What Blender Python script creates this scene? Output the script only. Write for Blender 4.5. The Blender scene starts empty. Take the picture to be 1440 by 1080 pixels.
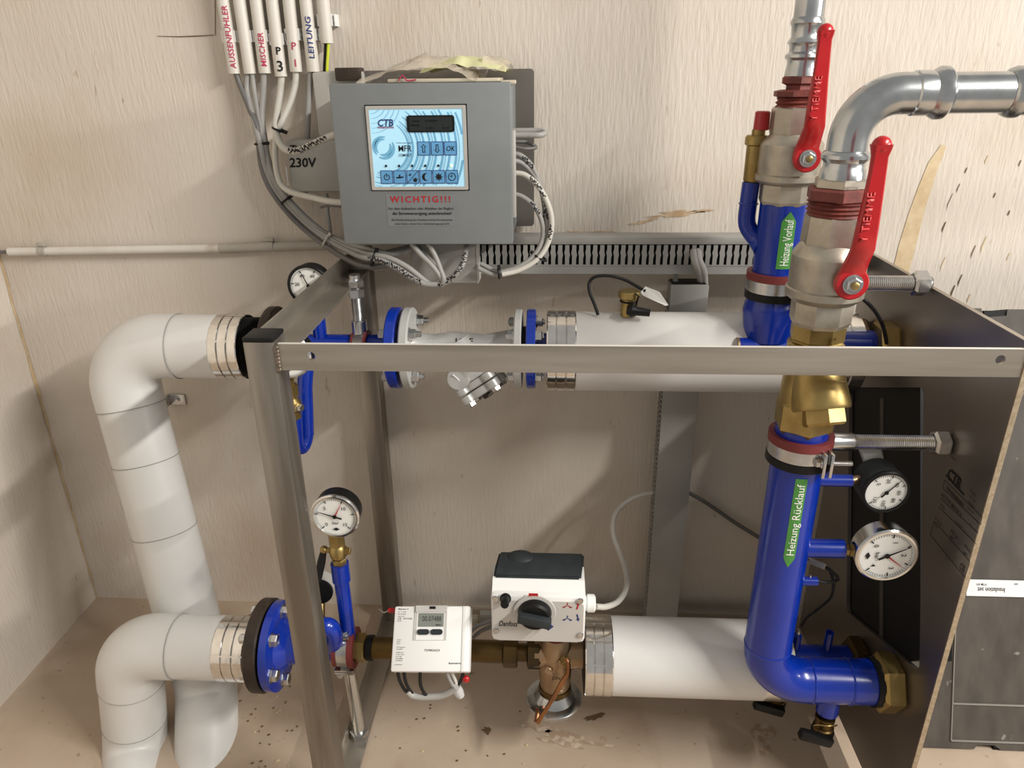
import bpy, bmesh, math, random
from mathutils import Vector as V, Matrix, noise
random.seed(7)
PI = math.pi
scn = bpy.context.scene
COL = scn.collection

# ------------------------------------------------------------------ camera
F, PITCH, YAW, ROLL, CAMH = 1029.22, .399251402, -.0581754, .012440817, 1.40
cp, sp, cy, sy = math.cos(PITCH), math.sin(PITCH), math.cos(YAW), math.sin(YAW)
fw = V((sy*cp, cy*cp, -sp)); r0 = V((cy, -sy, 0)); d0 = fw.cross(r0)
cr, sr = math.cos(ROLL), math.sin(ROLL)
RT = cr*r0 + sr*d0; DN = -sr*r0 + cr*d0
cam = bpy.data.cameras.new('camera'); co = bpy.data.objects.new('camera', cam); COL.objects.link(co)
cam.sensor_width = 36; cam.lens = 36*F/1440; cam.clip_start = .02; cam.clip_end = 50
co.matrix_world = Matrix(((RT.x, -DN.x, -fw.x, 0), (RT.y, -DN.y, -fw.y, 0), (RT.z, -DN.z, -fw.z, CAMH), (0, 0, 0, 1)))
scn.camera = co

# ------------------------------------------------------------------ world, lamps, exposure
w = bpy.data.worlds.new('world'); scn.world = w; w.use_nodes = True
w.node_tree.nodes['Background'].inputs[0].default_value = (1, .965, .92, 1)
w.node_tree.nodes['Background'].inputs[1].default_value = .40
def tube(name, loc, aim, length, width, power, col):      # a fluorescent tube running along Y
    l = bpy.data.lights.new(name, 'AREA'); l.shape = 'RECTANGLE'; l.size = length; l.size_y = width
    l.energy = power; l.color = col
    o = bpy.data.objects.new(name, l); COL.objects.link(o)
    z = -V((aim[0], 0, aim[1])).normalized(); x = V((0, 1, 0)); y = z.cross(x)
    o.matrix_world = Matrix(((x.x, y.x, z.x, loc[0]), (x.y, y.y, z.y, loc[1]), (x.z, y.z, z.z, loc[2]), (0, 0, 0, 1))); return o
tube('ceiling_tube_lamp', (2.12, -.25, 2.70), (-.75, -.66), 1.3, .06, 120, (1, .96, .90))
tube('ceiling_tube_lamp', (4.6, -.3, 2.12), (-.97, -.2), 1.3, .06, 120, (1, .96, .90))
scn.view_settings.view_transform = 'Standard'; scn.view_settings.look = 'None'
scn.view_settings.gamma = 1; scn.view_settings.use_curve_mapping = False
scn.view_settings.exposure = -.04

# ------------------------------------------------------------------ measuring helpers (pixel + depth -> place in the room)
CAM = V((0, 0, CAMH))
def ray(u, v): return RT*((u-720)/F) + DN*((v-540)/F) + fw
def P(u, v, Y): d = ray(u, v); return CAM + d*(Y/d.y)
def PX(u, v, X): d = ray(u, v); return CAM + d*(X/d.x)
def PZ(u, v, Z): d = ray(u, v); return CAM + d*((Z-CAMH)/d.z)
def S(p): return (p-CAM).dot(fw)/F                       # metres per pixel there
X_, Y_, Z_ = V((1, 0, 0)), V((0, 1, 0)), V((0, 0, 1))

# ------------------------------------------------------------------ materials
def mat(name, c, rough=.5, metal=0, c2=None, nscale=8, stretch=(1, 1, 1), bump=0, bscale=None, bstretch=None, lo=.35, hi=.65,
        coat=0, alpha=1, emit=None, trans=0, bdist=.002, detail=4, spots=None):
    m = bpy.data.materials.new(name); m.use_nodes = True; nt = m.node_tree; N = nt.nodes; L = nt.links
    b = N['Principled BSDF']; b.inputs['Roughness'].default_value = rough; b.inputs['Metallic'].default_value = metal
    b.inputs['Base Color'].default_value = (*c, 1)
    if max(c) < .03 and not metal and not coat: b.inputs['Specular IOR Level'].default_value = .22
    if coat: b.inputs['Coat Weight'].default_value = coat; b.inputs['Coat Roughness'].default_value = .12
    if trans: b.inputs['Transmission Weight'].default_value = trans; b.inputs['IOR'].default_value = 1.2
    b.inputs['Alpha'].default_value = alpha
    if emit: b.inputs['Emission Color'].default_value = (*emit[0], 1); b.inputs['Emission Strength'].default_value = emit[1]
    tc = N.new('ShaderNodeTexCoord')
    def noi(scale, st, det=detail):
        mp = N.new('ShaderNodeMapping'); mp.inputs['Scale'].default_value = st; L.new(tc.outputs['Object'], mp.inputs[0])
        n = N.new('ShaderNodeTexNoise'); n.inputs['Scale'].default_value = scale; n.inputs['Detail'].default_value = det
        L.new(mp.outputs[0], n.inputs['Vector']); return n
    def ramp(src, lo, hi):
        r = N.new('ShaderNodeMapRange'); r.inputs[1].default_value = lo; r.inputs[2].default_value = hi; L.new(src, r.inputs[0]); return r
    last = None
    if c2:
        n = noi(nscale, stretch); r = ramp(n.outputs[0], lo, hi)
        mx = N.new('ShaderNodeMix'); mx.data_type = 'RGBA'; mx.inputs[6].default_value = (*c, 1); mx.inputs[7].default_value = (*c2, 1)
        L.new(r.outputs[0], mx.inputs[0]); L.new(mx.outputs[2], b.inputs['Base Color']); last = mx
    for (sc, st, lo_, hi_, cc, amt) in (spots or []):
        n = noi(sc, st); r = ramp(n.outputs[0], lo_, hi_)
        mu = N.new('ShaderNodeMath'); mu.operation = 'MULTIPLY'; mu.inputs[1].default_value = amt; L.new(r.outputs[0], mu.inputs[0])
        mx = N.new('ShaderNodeMix'); mx.data_type = 'RGBA'; mx.inputs[7].default_value = (*cc, 1)
        if last: L.new(last.outputs[2], mx.inputs[6])
        else: mx.inputs[6].default_value = (*c, 1)
        L.new(mu.outputs[0], mx.inputs[0]); L.new(mx.outputs[2], b.inputs['Base Color']); last = mx
    if bump:
        n = noi(bscale or nscale, bstretch or stretch, 3)
        bp = N.new('ShaderNodeBump'); bp.inputs['Strength'].default_value = bump; bp.inputs['Distance'].default_value = bdist
        L.new(n.outputs[0], bp.inputs['Height']); L.new(bp.outputs[0], b.inputs['Normal'])
    return m
M = {}
M['wall'] = mat('painted_plaster', (.635, .58, .512), .85, 0, (.595, .535, .46), 3, (1, 1, 1), .55, 75, (2.2, 2.2, .34), bdist=.003,
                spots=[(2.3, (1, 1, .8), .56, .78, (.42, .30, .19), .55), (60, (1, 1, .35), .70, .78, (.30, .20, .12), .5)])
M['floor'] = mat('painted_floor', (.49, .395, .305), .7, 0, (.42, .325, .24), 4, (1, 1, 1), .25, 60, bdist=.002,
                 spots=[(6, (1, .6, 1), .60, .75, (.33, .22, .14), .5), (55, (1, 1, 1), .68, .75, (.20, .14, .09), .6)])
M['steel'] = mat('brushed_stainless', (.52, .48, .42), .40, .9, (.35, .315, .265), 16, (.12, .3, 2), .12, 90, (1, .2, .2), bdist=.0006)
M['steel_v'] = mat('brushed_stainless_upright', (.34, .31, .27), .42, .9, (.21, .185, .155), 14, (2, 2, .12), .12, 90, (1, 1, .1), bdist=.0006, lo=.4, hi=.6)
M['plate'] = mat('rolled_stainless', (.33, .30, .27), .33, .92, (.27, .245, .22), 5, (1, 1, 1))
M['edge'] = mat('cut_steel_edge', (.50, .42, .31), .5, .6, (.38, .3, .2), 120)
M['bright'] = mat('painted_edge_highlight', (.86, .84, .79), .5, .6)  # pale colour for the highlight painted on the front rail's top edge
M['weld'] = mat('weld_bead', (.12, .105, .09), .5, .8, (.25, .2, .16), 90, bump=.5, bscale=120)
M['blue'] = mat('blue_enamel', (.001, .021, .27), .24, 0, (.001, .026, .31), 12, coat=.25, bump=.05, bscale=60)
M['fblue'] = mat('blue_flange_paint', (.001, .032, .36), .28, 0, (.001, .022, .28), 12, coat=.4)
M['pvc'] = mat('insulation_jacket', (.66, .655, .635), .38, 0, (.62, .61, .59), 5, coat=.1)
M['seam'] = mat('jacket_seam', (.33, .32, .30), .6)
M['foil'] = mat('aluminium_tape', (.80, .785, .755), .13, 1, (.70, .68, .64), 40, (1, 1, 1), .25, 70, bdist=.001)
M['gal'] = mat('galvanised_steel', (.55, .57, .58), .24, 1, (.40, .42, .43), 22, (1, 1, 1), .05, 60)
M['zinc'] = mat('zinc_plated', (.62, .63, .63), .27, 1, (.5, .5, .5), 40)
M['chrome'] = mat('chromed_rod', (.66, .67, .66), .16, 1)
M['nickel'] = mat('nickel_brass_casting', (.50, .46, .385), .42, .85, (.40, .36, .30), 40, (1, 1, 1), .15, 240, bdist=.0006)
M['brass'] = mat('cast_brass', (.40, .295, .115), .38, .9, (.31, .22, .08), 30, (1, 1, 1), .15, 200, bdist=.0006)
M['dbrass'] = mat('tarnished_brass', (.17, .105, .03), .38, .85, (.07, .045, .02), 9)
M['bronze'] = mat('gunmetal', (.42, .30, .19), .42, .85, (.30, .20, .11), 20)
M['copper'] = mat('copper_tube', (.42, .19, .08), .3, 1, (.25, .12, .06), 20)
M['red'] = mat('red_coated', (.40, .006, .010), .3, 0, coat=.2)
M['redlet'] = mat('light_red_relief', (.50, .035, .035), .4)  # relief letters in a lighter red than the lever
M['primer'] = mat('red_oxide_malleable', (.20, .045, .033), .6, .1, (.12, .03, .025), 40, (1, 1, 1), .6, 160, bdist=.001)
M['rubber'] = mat('red_rubber', (.15, .02, .018), .6)
M['black'] = mat('black_plastic', (.008, .008, .008), .42)
M['char'] = mat('charcoal_plastic', (.022, .027, .029), .5, 0, (.03, .035, .037), 40)
M['bsteel'] = mat('blackened_flange', (.025, .018, .014), .5, .3, (.05, .035, .025), 30, (1, 1, 1), .3, 90)
M['grey'] = mat('grey_enclosure', (.185, .20, .205), .5, 0, (.175, .19, .195), 30)
M['lgrey'] = mat('light_grey_plastic', (.44, .43, .40), .5, 0, (.40, .39, .36), 8)
M['duct'] = mat('grey_pvc_trunking', (.30, .295, .275), .5, 0, (.26, .255, .24), 8)
M['conduit'] = mat('pvc_conduit', (.66, .63, .58), .45, 0, (.60, .565, .50), 14, (1, 1, .4), spots=[(16, (1, 1, .5), .62, .78, (.38, .31, .22), .7)])
M['oldcond'] = mat('old_grey_conduit', (.42, .39, .345), .5, 0, (.36, .33, .28), 10)
M['cgrey'] = mat('grey_cable', (.30, .295, .28), .5)
M['cwhite'] = mat('white_cable', (.55, .53, .48), .5)
M['cdark'] = mat('dark_grey_cable', (.13, .125, .12), .5)
M['cblack'] = mat('black_cable', (.015, .015, .015), .4)
M['white'] = mat('white_plastic', (.80, .80, .78), .4)
M['panel'] = mat('light_grey_panel', (.52, .505, .475), .45)
M['paper'] = mat('paper', (.80, .80, .78), .6)
M['slot'] = mat('painted_slot_shade', (.01, .01, .01), .8)
M['ink'] = mat('black_print', (.012, .012, .014), .6)
M['redink'] = mat('red_print', (.42, .012, .02), .6)
M['blueink'] = mat('dark_blue_print', (.012, .03, .16), .6)
M['pink'] = mat('red_marker', (.42, .03, .09), .6)
M['whiteink'] = mat('white_print', (.85, .85, .82), .6)
M['green'] = mat('green_label', (.06, .25, .045), .45)
M['yellow'] = mat('yellow_green_wire', (.55, .62, .03), .4)
M['skyb'] = mat('display_foil', (.42, .72, .90), .35, emit=((.38, .72, .95), .18))
M['wave'] = mat('display_wave_print', (.16, .44, .68), .4)
M['wave2'] = mat('display_wave_soft', (.27, .57, .80), .4)
M['key'] = mat('blue_key', (.115, .34, .62), .4)
M['lcd'] = mat('dark_lcd', (.022, .027, .026), .2)
M['lcdink'] = mat('lcd_segment', (.006, .008, .008), .4)
M['lcdg'] = mat('grey_lcd', (.20, .215, .19), .3)
M['led'] = mat('lit_led', (.8, .9, .4), .4, emit=((.8, 1, .4), 1.2))
M['dial'] = mat('gauge_dial', (.80, .81, .78), .5)
M['epp'] = mat('black_foam', (.056, .048, .040), .58, 0, (.085, .073, .061), 9, (3, 3, .5), .15, 200, bdist=.0008, spots=[(45, (1, 1, 1), .70, .76, (.3, .27, .23), .7)])
M['eppr'] = mat('scuffed_foam_edge', (.25, .23, .205), .6)
M['bag'] = mat('clear_film', (.80, .70, .56), .12, 0, alpha=.42, coat=.6, bump=.6, bscale=26, bdist=.01)
M['manual'] = mat('folded_manual', (.46, .40, .30), .7, 0, (.54, .49, .38), 5)
M['vest'] = mat('yellowish_paper', (.60, .60, .34), .7)
M['tan'] = mat('bare_plaster', (.55, .42, .25), .9, 0, (.62, .50, .33), 60)
M['scuff'] = mat('scuffed_paint', (.52, .42, .33), .8, 0, (.36, .26, .18), 60, lo=.45, hi=.55)
M['stain'] = mat('rusty_plaster', (.44, .30, .17), .9, 0, (.56, .43, .29), 40, lo=.4, hi=.6)
M['oil'] = mat('oil_stain', (.13, .08, .035), .5)
M['sflange'] = mat('grey_flange_paint', (.50, .505, .49), .36, .15, (.44, .445, .43), 20)
M['silver'] = mat('silver_cast_iron', (.52, .52, .505), .38, .35, (.43, .43, .415), 40, (1, 1, 1), .15, 180, bdist=.0008)
M['clear'] = mat('clear_spiral', (.62, .62, .62), .2, alpha=.75)
M['tape'] = mat('grey_sleeve', (.36, .35, .33), .5)

# ------------------------------------------------------------------ object helpers
def base_of(me):
    xs = [v.co for v in me.vertices]
    return V(((min(v.x for v in xs)+max(v.x for v in xs))/2, (min(v.y for v in xs)+max(v.y for v in xs))/2, min(v.z for v in xs)))
def wloc(o):
    s = V((0, 0, 0))
    while o: s = s + V(o.location); o = o.parent
    return s
def tag(o, label=None, cat=None, group=None, kind=None):
    if label: o['label'] = label
    if cat: o['category'] = cat
    if group: o['group'] = group
    if kind: o['kind'] = kind
    return o
def thing(name, label, cat, loc, group=None):
    o = bpy.data.objects.new(name, None); COL.objects.link(o); o.location = loc; o.empty_display_size = .03
    return tag(o, label, cat, group)
class MB:
    def __init__(s): s.bm = bmesh.new()
    def ring(s, pts): return [s.bm.verts.new(p) for p in pts]
    def skin(s, rings, close=True, cap=True):
        bm = s.bm; n = len(rings[0])
        for a, b in zip(rings, rings[1:]):
            for i in range(n if close else n-1):
                j = (i+1) % n
                try: bm.faces.new((a[i], a[j], b[j], b[i]))
                except ValueError: pass
        if cap and close:
            for r in (rings[0], rings[-1]):
                try: bm.faces.new(r)
                except ValueError: pass
    def box(s, lo, hi, bev=0):
        lo, hi = V(lo), V(hi); c = (lo+hi)/2; d = hi-lo
        r = bmesh.ops.create_cube(s.bm, size=1, matrix=Matrix.Translation(c) @ Matrix.Diagonal((abs(d.x), abs(d.y), abs(d.z), 1)))
        if bev:
            es = list({e for v in r['verts'] for e in v.link_edges}); bmesh.ops.bevel(s.bm, geom=es, offset=bev, segments=2, affect='EDGES', profile=.5)
        return s
    def obox(s, c, ax, ay, az, hx, hy, hz, bev=0):
        m = Matrix((ax, ay, az)).transposed().to_4x4(); m.translation = c
        r = bmesh.ops.create_cube(s.bm, size=1, matrix=m @ Matrix.Diagonal((2*hx, 2*hy, 2*hz, 1)))
        if bev:
            es = list({e for v in r['verts'] for e in v.link_edges}); bmesh.ops.bevel(s.bm, geom=es, offset=bev, segments=2, affect='EDGES', profile=.5)
        return s
    def lathe(s, A, d, prof, seg=32, ph=0, cap=True):
        A = V(A); d = V(d).normalized(); t = d.orthogonal().normalized()
        if abs(d.z) > .9: t = X_.copy(); t = (t - d*t.dot(d)).normalized()
        elif abs(d.z) < .9: t = (Z_ - d*Z_.dot(d)).normalized()
        b = d.cross(t)
        rs = [s.ring([A+d*h+(t*math.cos(ph+2*PI*i/seg)+b*math.sin(ph+2*PI*i/seg))*max(r, 1e-5) for i in range(seg)]) for h, r in prof]
        s.skin(rs, cap=cap); return s
    def cyl(s, A, B, r, r2=None, seg=24, ph=0):
        A, B = V(A), V(B); return s.lathe(A, B-A, [(0, r), ((B-A).length, r if r2 is None else r2)], seg, ph)
    def sweep(s, pts, r, seg=12):
        pts = [V(p) for p in pts]; n = len(pts)
        rr = r if isinstance(r, (list, tuple)) else [r]*n
        t0 = (pts[1]-pts[0]).normalized(); u = t0.orthogonal().normalized(); rings = []
        for i in range(n):
            t = (pts[min(i+1, n-1)]-pts[max(i-1, 0)]).normalized()
            u = (u - t*u.dot(t)).normalized(); b = t.cross(u)
            rings.append(s.ring([pts[i]+(u*math.cos(2*PI*k/seg)+b*math.sin(2*PI*k/seg))*rr[i] for k in range(seg)]))
        s.skin(rings); return s
    def prism(s, poly, d):
        d = V(d); a = s.ring([V(p) for p in poly]); b = s.ring([V(p)+d for p in poly]); s.skin([a, b]); return s
    def ball(s, c, r, sc=(1, 1, 1), seg=16):
        bmesh.ops.create_uvsphere(s.bm, u_segments=seg, v_segments=seg//2+2, radius=r, matrix=Matrix.Translation(c) @ Matrix.Diagonal((*sc, 1))); return s
    def torus(s, c, d, R, r, seg=32, k=10, a0=0, a1=2*PI):
        d = V(d).normalized(); t = (Z_-d*Z_.dot(d)).normalized() if abs(d.z) < .9 else X_.copy(); t = (t-d*t.dot(d)).normalized(); b = d.cross(t)
        full = abs(a1-a0-2*PI) < 1e-6
        rs = []
        for i in range(seg if full else seg+1):
            a = a0+(a1-a0)*i/seg; e = t*math.cos(a)+b*math.sin(a)
            rs.append(s.ring([V(c)+e*(R+r*math.cos(2*PI*j/k))+d*r*math.sin(2*PI*j/k) for j in range(k)]))
        if full: s.skin(rs+[rs[0]], cap=False)
        else: s.skin(rs)
        return s
    def grid(s, pts):   # rows of points -> surface
        vs = [[s.bm.verts.new(p) for p in row] for row in pts]
        for a, b in zip(vs, vs[1:]):
            for i in range(len(a)-1): s.bm.faces.new((a[i], a[i+1], b[i+1], b[i]))
        return s
    def face(s, pts): s.bm.faces.new([s.bm.verts.new(p) for p in pts]); return s
    def obj(s, name, m, parent=None, smooth=35, label=None, cat=None, group=None, kind=None):
        bm = s.bm; bmesh.ops.recalc_face_normals(bm, faces=bm.faces)
        me = bpy.data.meshes.new(name); bm.to_mesh(me); bm.free()
        return finish(me, name, m, parent, smooth, label, cat, group, kind)
def finish(me, name, m, parent, smooth=35, label=None, cat=None, group=None, kind=None):
    o = bpy.data.objects.new(name, me); COL.objects.link(o)
    me.materials.append(M[m] if isinstance(m, str) else m)
    off = wloc(parent) if parent else base_of(me)
    me.transform(Matrix.Translation(-off))
    if parent: o.parent = parent
    else: o.location = off
    if smooth:
        for p in me.polygons: p.use_smooth = True
        try: me.set_sharp_from_angle(angle=math.radians(smooth))
        except Exception: pass
    return tag(o, label, cat, group, kind)
def child_at(src, parent, pos, rot=None, name=None):   # linked-mesh copy of a part placed at a world point
    o = src.copy(); COL.objects.link(o); o.parent = parent; o.location = V(pos)-wloc(parent)
    if rot is not None: o.rotation_euler = rot
    return o
def tmesh(txt, bold=0, shear=0, align='LEFT', spacing=1):
    cu = bpy.data.curves.new('t', 'FONT'); cu.body = txt; cu.size = 1/.7; cu.align_x = align; cu.resolution_u = 2
    cu.offset = bold; cu.shear = shear; cu.space_character = spacing; cu.fill_mode = 'FRONT'
    o = bpy.data.objects.new('t', cu); COL.objects.link(o); dg = bpy.context.evaluated_depsgraph_get(); dg.update()
    me = bpy.data.meshes.new_from_object(o.evaluated_get(dg)); bpy.data.objects.remove(o); bpy.data.curves.remove(cu)
    return me
def text(name, txt, O, R, U, h, m, parent, width=None, bold=0, shear=0, align='LEFT', off=.0006, fmap=None, spacing=1, depth=0):
    me = tmesh(txt, bold, shear, align, spacing)
    if not me.vertices: return None
    R, U = V(R).normalized(), V(U).normalized(); Nn = R.cross(U); O = V(O)
    xs = [v.co.x for v in me.vertices]; wd = max(xs)-min(xs); kx = h if width is None else width/wd
    if depth:
        bm = bmesh.new(); bm.from_mesh(me); r = bmesh.ops.extrude_face_region(bm, geom=bm.faces[:])
        for v in r['geom']:
            if isinstance(v, bmesh.types.BMVert): v.co.z += depth/h
        bm.to_mesh(me); bm.free()
    if fmap:
        bm = bmesh.new(); bm.from_mesh(me)
        for _ in range(2):
            bmesh.ops.subdivide_edges(bm, edges=[e for e in bm.edges if e.calc_length() > .18], cuts=1)
        bmesh.ops.triangulate(bm, faces=bm.faces); bm.to_mesh(me); bm.free()
    for v in me.vertices:
        x, y, z = v.co.x*kx, v.co.y*h, v.co.z*h
        v.co = fmap(x, y) if fmap else O + R*x + U*y + Nn*(off+z)
    return finish(me, name, m, parent, 0)
def cr_path(pts, n=8):
    pts = [V(p) for p in pts]; q = [pts[0]*2-pts[1]]+pts+[pts[-1]*2-pts[-2]]; out = []
    for i in range(1, len(q)-2):
        a, b, c, d = q[i-1:i+3]
        for k in range(n):
            t = k/n; out.append(.5*((2*b)+(c-a)*t+(2*a-5*b+4*c-d)*t*t+(3*b-a-3*c+d)*t**3))
    return out+[pts[-1]]
def fil(pts, R, n=10):
    pts = [V(p) for p in pts]; out = [pts[0]]
    for i in range(1, len(pts)-1):
        a, c, b = pts[i-1], pts[i], pts[i+1]; u = (a-c).normalized(); v = (b-c).normalized()
        th = u.angle(v); T = R/math.tan(th/2); T = min(T, (a-c).length*.49 if i > 1 else (a-c).length*.98, (b-c).length*.98); r = T*math.tan(th/2)
        cen = c+(u+v).normalized()*r/math.sin(th/2); s0 = c+u*T-cen; s1 = c+v*T-cen; ang = s0.angle(s1); ax = s0.cross(s1).normalized()
        out += [cen + Matrix.Rotation(ang*k/n, 3, ax) @ s0 for k in range(n+1)]
    return out+[pts[-1]]
def hexbolt(mb, c, d, r, h, washer=True, stud=0):
    d = V(d).normalized(); c = V(c)
    if washer: mb.lathe(c, d, [(0, r*1.25), (.002, r*1.25)], 18)
    mb.lathe(c+d*(.002 if washer else 0), d, [(0, r), (h*.85, r), (h, r*.86)], 6)
    if stud: mb.lathe(c+d*h, d, [(0, r*.52), (stud, r*.52), (stud+.001, r*.42)], 12)
    return mb

WY = 1.67; WX = -1.328      # back wall plane, left wall plane
# ------------------------------------------------------------------ setting
def wallmesh(name, lo, hi, m):
    return tag(MB().box(lo, hi).obj(name, m, None, 0), kind='structure')
wb = wallmesh('wall_back', (WX-.15, WY, -.1), (2.2, WY+.15, 2.75), 'wall')
wl = wallmesh('wall_left', (WX-.15, -.6, -.1), (WX, WY, 2.75), 'wall')
fl = wallmesh('floor', (WX-.15, -.6, -.12), (2.2, WY, 0), 'floor')
def holed(mb, outer, holes, mp, dvec):
    """flat sheet with holes: 2-D loops mapped into the room by mp, thickened by dvec"""
    bm = mb.bm; es = []; loops = []
    for lp in [outer]+holes:
        vs = [bm.verts.new(mp(*p)) for p in lp]; loops.append(vs)
        for i in range(len(vs)): es.append(bm.edges.new((vs[i], vs[(i+1) % len(vs)])))
    r = bmesh.ops.triangle_fill(bm, edges=es, use_beauty=True)
    fs = [g for g in r['geom'] if isinstance(g, bmesh.types.BMFace)]
    e = bmesh.ops.extrude_face_region(bm, geom=fs)
    for v in e['geom']:
        if isinstance(v, bmesh.types.BMVert): v.co += V(dvec)
    return mb
def circ(cx, cy, r, n=16): return [(cx+r*math.cos(2*PI*i/n), cy+r*math.sin(2*PI*i/n)) for i in range(n)]
def rrect(x0, y0, x1, y1, r, n=4):
    out = []
    for cx, cy, a in ((x1-r, y1-r, 0), (x0+r, y1-r, PI/2), (x0+r, y0+r, PI), (x1-r, y0+r, 1.5*PI)):
        out += [(cx+r*math.cos(a+PI/2*k/n), cy+r*math.sin(a+PI/2*k/n)) for k in range(n+1)]
    return out

# bare patches, cracks and stains that are part of the wall and floor
def patch(name, pix, m, parent, plane, lift=.0012):
    pts = [PZ(u, v, lift) if plane == 'z' else P(u, v, WY-lift) for u, v in pix]
    MB().face(pts).obj(name, m, parent, 0)
def blob(u, v, ru, rv, n=22, jit=.3, seed=0, ang=0):
    rn = random.Random(seed); out = []
    for i in range(n):
        a = 2*PI*i/n; k = 1+rn.uniform(-jit, jit); x = ru*k*math.cos(a); y = rv*k*math.sin(a)
        out.append((u+x*math.cos(ang)-y*math.sin(ang), v+x*math.sin(ang)+y*math.cos(ang)))
    return out
patch('bare_streak', [(1324, 203), (1331, 206), (1318, 240), (1302, 290), (1288, 345), (1278, 385), (1256, 378), (1264, 345), (1278, 300), (1292, 262), (1306, 228)], 'tan', wb, 'y')
rn = random.Random(3)
for (u, v, l) in ((1350, 265, 14), (1372, 355, 20), (1388, 345, 26), (1340, 285, 26), (1330, 372, 22), (1343, 410, 18), (1420, 300, 8), (1390, 225, 14), (1360, 240, 9), (1436, 230, 10), (1365, 420, 14), (1400, 275, 8), (1420, 362, 12), (1330, 320, 16), (1353, 395, 18)):
    dx = -l*.28; wd = rn.uniform(.7, 1.6)
    patch('plaster_nick', [(u-wd*.4, v-l/2), (u+wd*.6, v-l/2), (u+dx+wd, v+l*.1), (u+dx*1.2, v+l/2), (u+dx-wd*.5, v+l*.1)], 'tan' if rn.random() < .45 else 'oil', wb, 'y')
patch('scraped_patch', blob(1320, 1140, 1, 1), 'scuff', fl, 'z')
patch('scraped_patch', blob(800, 1040, 44, 9, jit=.5, seed=2, ang=.12), 'scuff', fl, 'z')
patch('scraped_patch', blob(752, 1022, 22, 4, jit=.5, seed=5, ang=.2), 'scuff', fl, 'z')
patch('scraped_patch', blob(1072, 1030, 15, 13, jit=.35, seed=6), 'scuff', fl, 'z')
patch('scraped_patch', blob(1076, 1055, 8, 8, jit=.35, seed=8), 'scuff', fl, 'z')
patch('oil_stain', blob(836, 1008, 15, 4, jit=.3, seed=9, ang=-.25), 'oil', fl, 'z')
patch('oil_stain', blob(685, 1027, 5, 5, jit=.5, seed=10), 'oil', fl, 'z')
for k in range(46):   # crumbs of plaster on the floor
    u, v = rn.uniform(325, 420), rn.uniform(960, 1078)
    if k > 30: u, v = rn.uniform(560, 760), rn.uniform(985, 1075)
    p = PZ(u, v, .001); MB().obox(p, V((.8, .6, 0)), V((-.6, .8, 0)), Z_, .002*rn.uniform(.5, 1.5), .0015, .001).obj('plaster_crumb', 'oil' if rn.random() < .7 else 'tan', fl, 0)

rn = random.Random(12); cr = []
for k in range(40):      # crumbling paint down the corner
    z = 1.75-k*.045; cr.append((z, .003+rn.random()*.006, rn.random()*.004))
MB().grid([[V((WX+.0012, WY-b-.002, z)) for z, a, b in cr], [V((WX+.0012, WY-.0012, z)) for z, a, b in cr], [V((WX+a, WY-.0012, z)) for z, a, b in cr]]).obj('corner_crack', 'tan', wl, 0)
patch('plaster_crack', [(221, 50.5), (250, 51), (275, 50), (301, 49), (301, 50), (276, 51.6), (251, 52.3), (221, 51.2)], 'oil', wb, 'y')
patch('plaster_crack', [(302, 0), (303, 0), (303.2, 50), (302.2, 50)], 'oil', wb, 'y')
for (u, v, ru, rv, an, sd) in ((950, 301, 42, 3.5, -.12, 21), (905, 312, 16, 2.2, -.2, 22), (985, 297, 14, 2, -.1, 23), (815, 327, 20, 1.6, 0, 24), (850, 326, 12, 1.3, 0, 25)):
    patch('rust_stain', blob(u, v, ru, rv, 26, .55, sd, an), 'stain', wb, 'y')
# ------------------------------------------------------------------ stainless mounting frame
fr = thing('mounting_frame', 'welded stainless steel angle and tube frame with a tall side plate standing on the floor', 'frame', (.1, 1.3, 0))
def post(x0, x1, y0, y1, z0, z1):
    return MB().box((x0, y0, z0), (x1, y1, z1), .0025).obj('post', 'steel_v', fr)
post(-.458, -.411, 1.0, 1.048, 0, 1.04)
post(-.458, -.411, 1.592, 1.64, .01, 1.04)
for y in (1.0, 1.592):
    MB().box((-.4585, y-.0005, 1.04), (-.4105, y+.0485, 1.047), .003).obj('end_cap', 'black', fr)
fr_rail = holed(MB(), [(-.405, .995), (.668, .995), (.668, 1.037), (-.405, 1.037)], [circ(-.358, 1.018, .0068), circ(.634, 1.0215, .0068)], lambda x, z: V((x, 1.002, z)), (0, .004, 0))
fr_rail.box((-.405, 1.006, .995), (.668, 1.042, .999)).obj('front_rail', 'steel', fr); MB().box((-.405, 1.0015, 1.0372), (.668, 1.0062, 1.0382)).obj('edge_highlight', 'bright', fr, 0)  # thin pale strip on top paints the light caught by the rail edge
a = MB(); a.box((-.456, 1.048, .998), (-.452, 1.592, 1.040)); a.box((-.452, 1.048, .998), (-.411, 1.592, 1.0025)); a.obj('side_rail', 'steel', fr)
a = MB(); a.box((-.456, 1.048, .006), (-.452, 1.592, .048)); a.box((-.452, 1.048, .006), (-.409, 1.592, .0105)); a.obj('floor_rail', 'steel', fr)
a = MB(); a.box((-.411, 1.60, .998), (.668, 1.604, 1.040)); a.box((-.411, 1.604, .998), (.668, 1.636, 1.002)); a.obj('back_rail', 'steel', fr)
a = MB(); a.box((-.411, 1.60, .010), (.668, 1.604, .052)); a.box((-.411, 1.604, .010), (.668, 1.636, .014)); a.obj('back_rail', 'steel', fr)
for z in range(7):
    p = V((-.4085, 1.0005, 1.031-z*.0058)); 
    if z == 0: wd = MB()
    wd.ball(p, .0042, (1, .7, 1.1), 8)
wd.obj('weld_bead', 'weld', fr)
hole = [(1.548, .746), (1.355, .281), (1.051, .400), (1.246, .875)]
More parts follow.
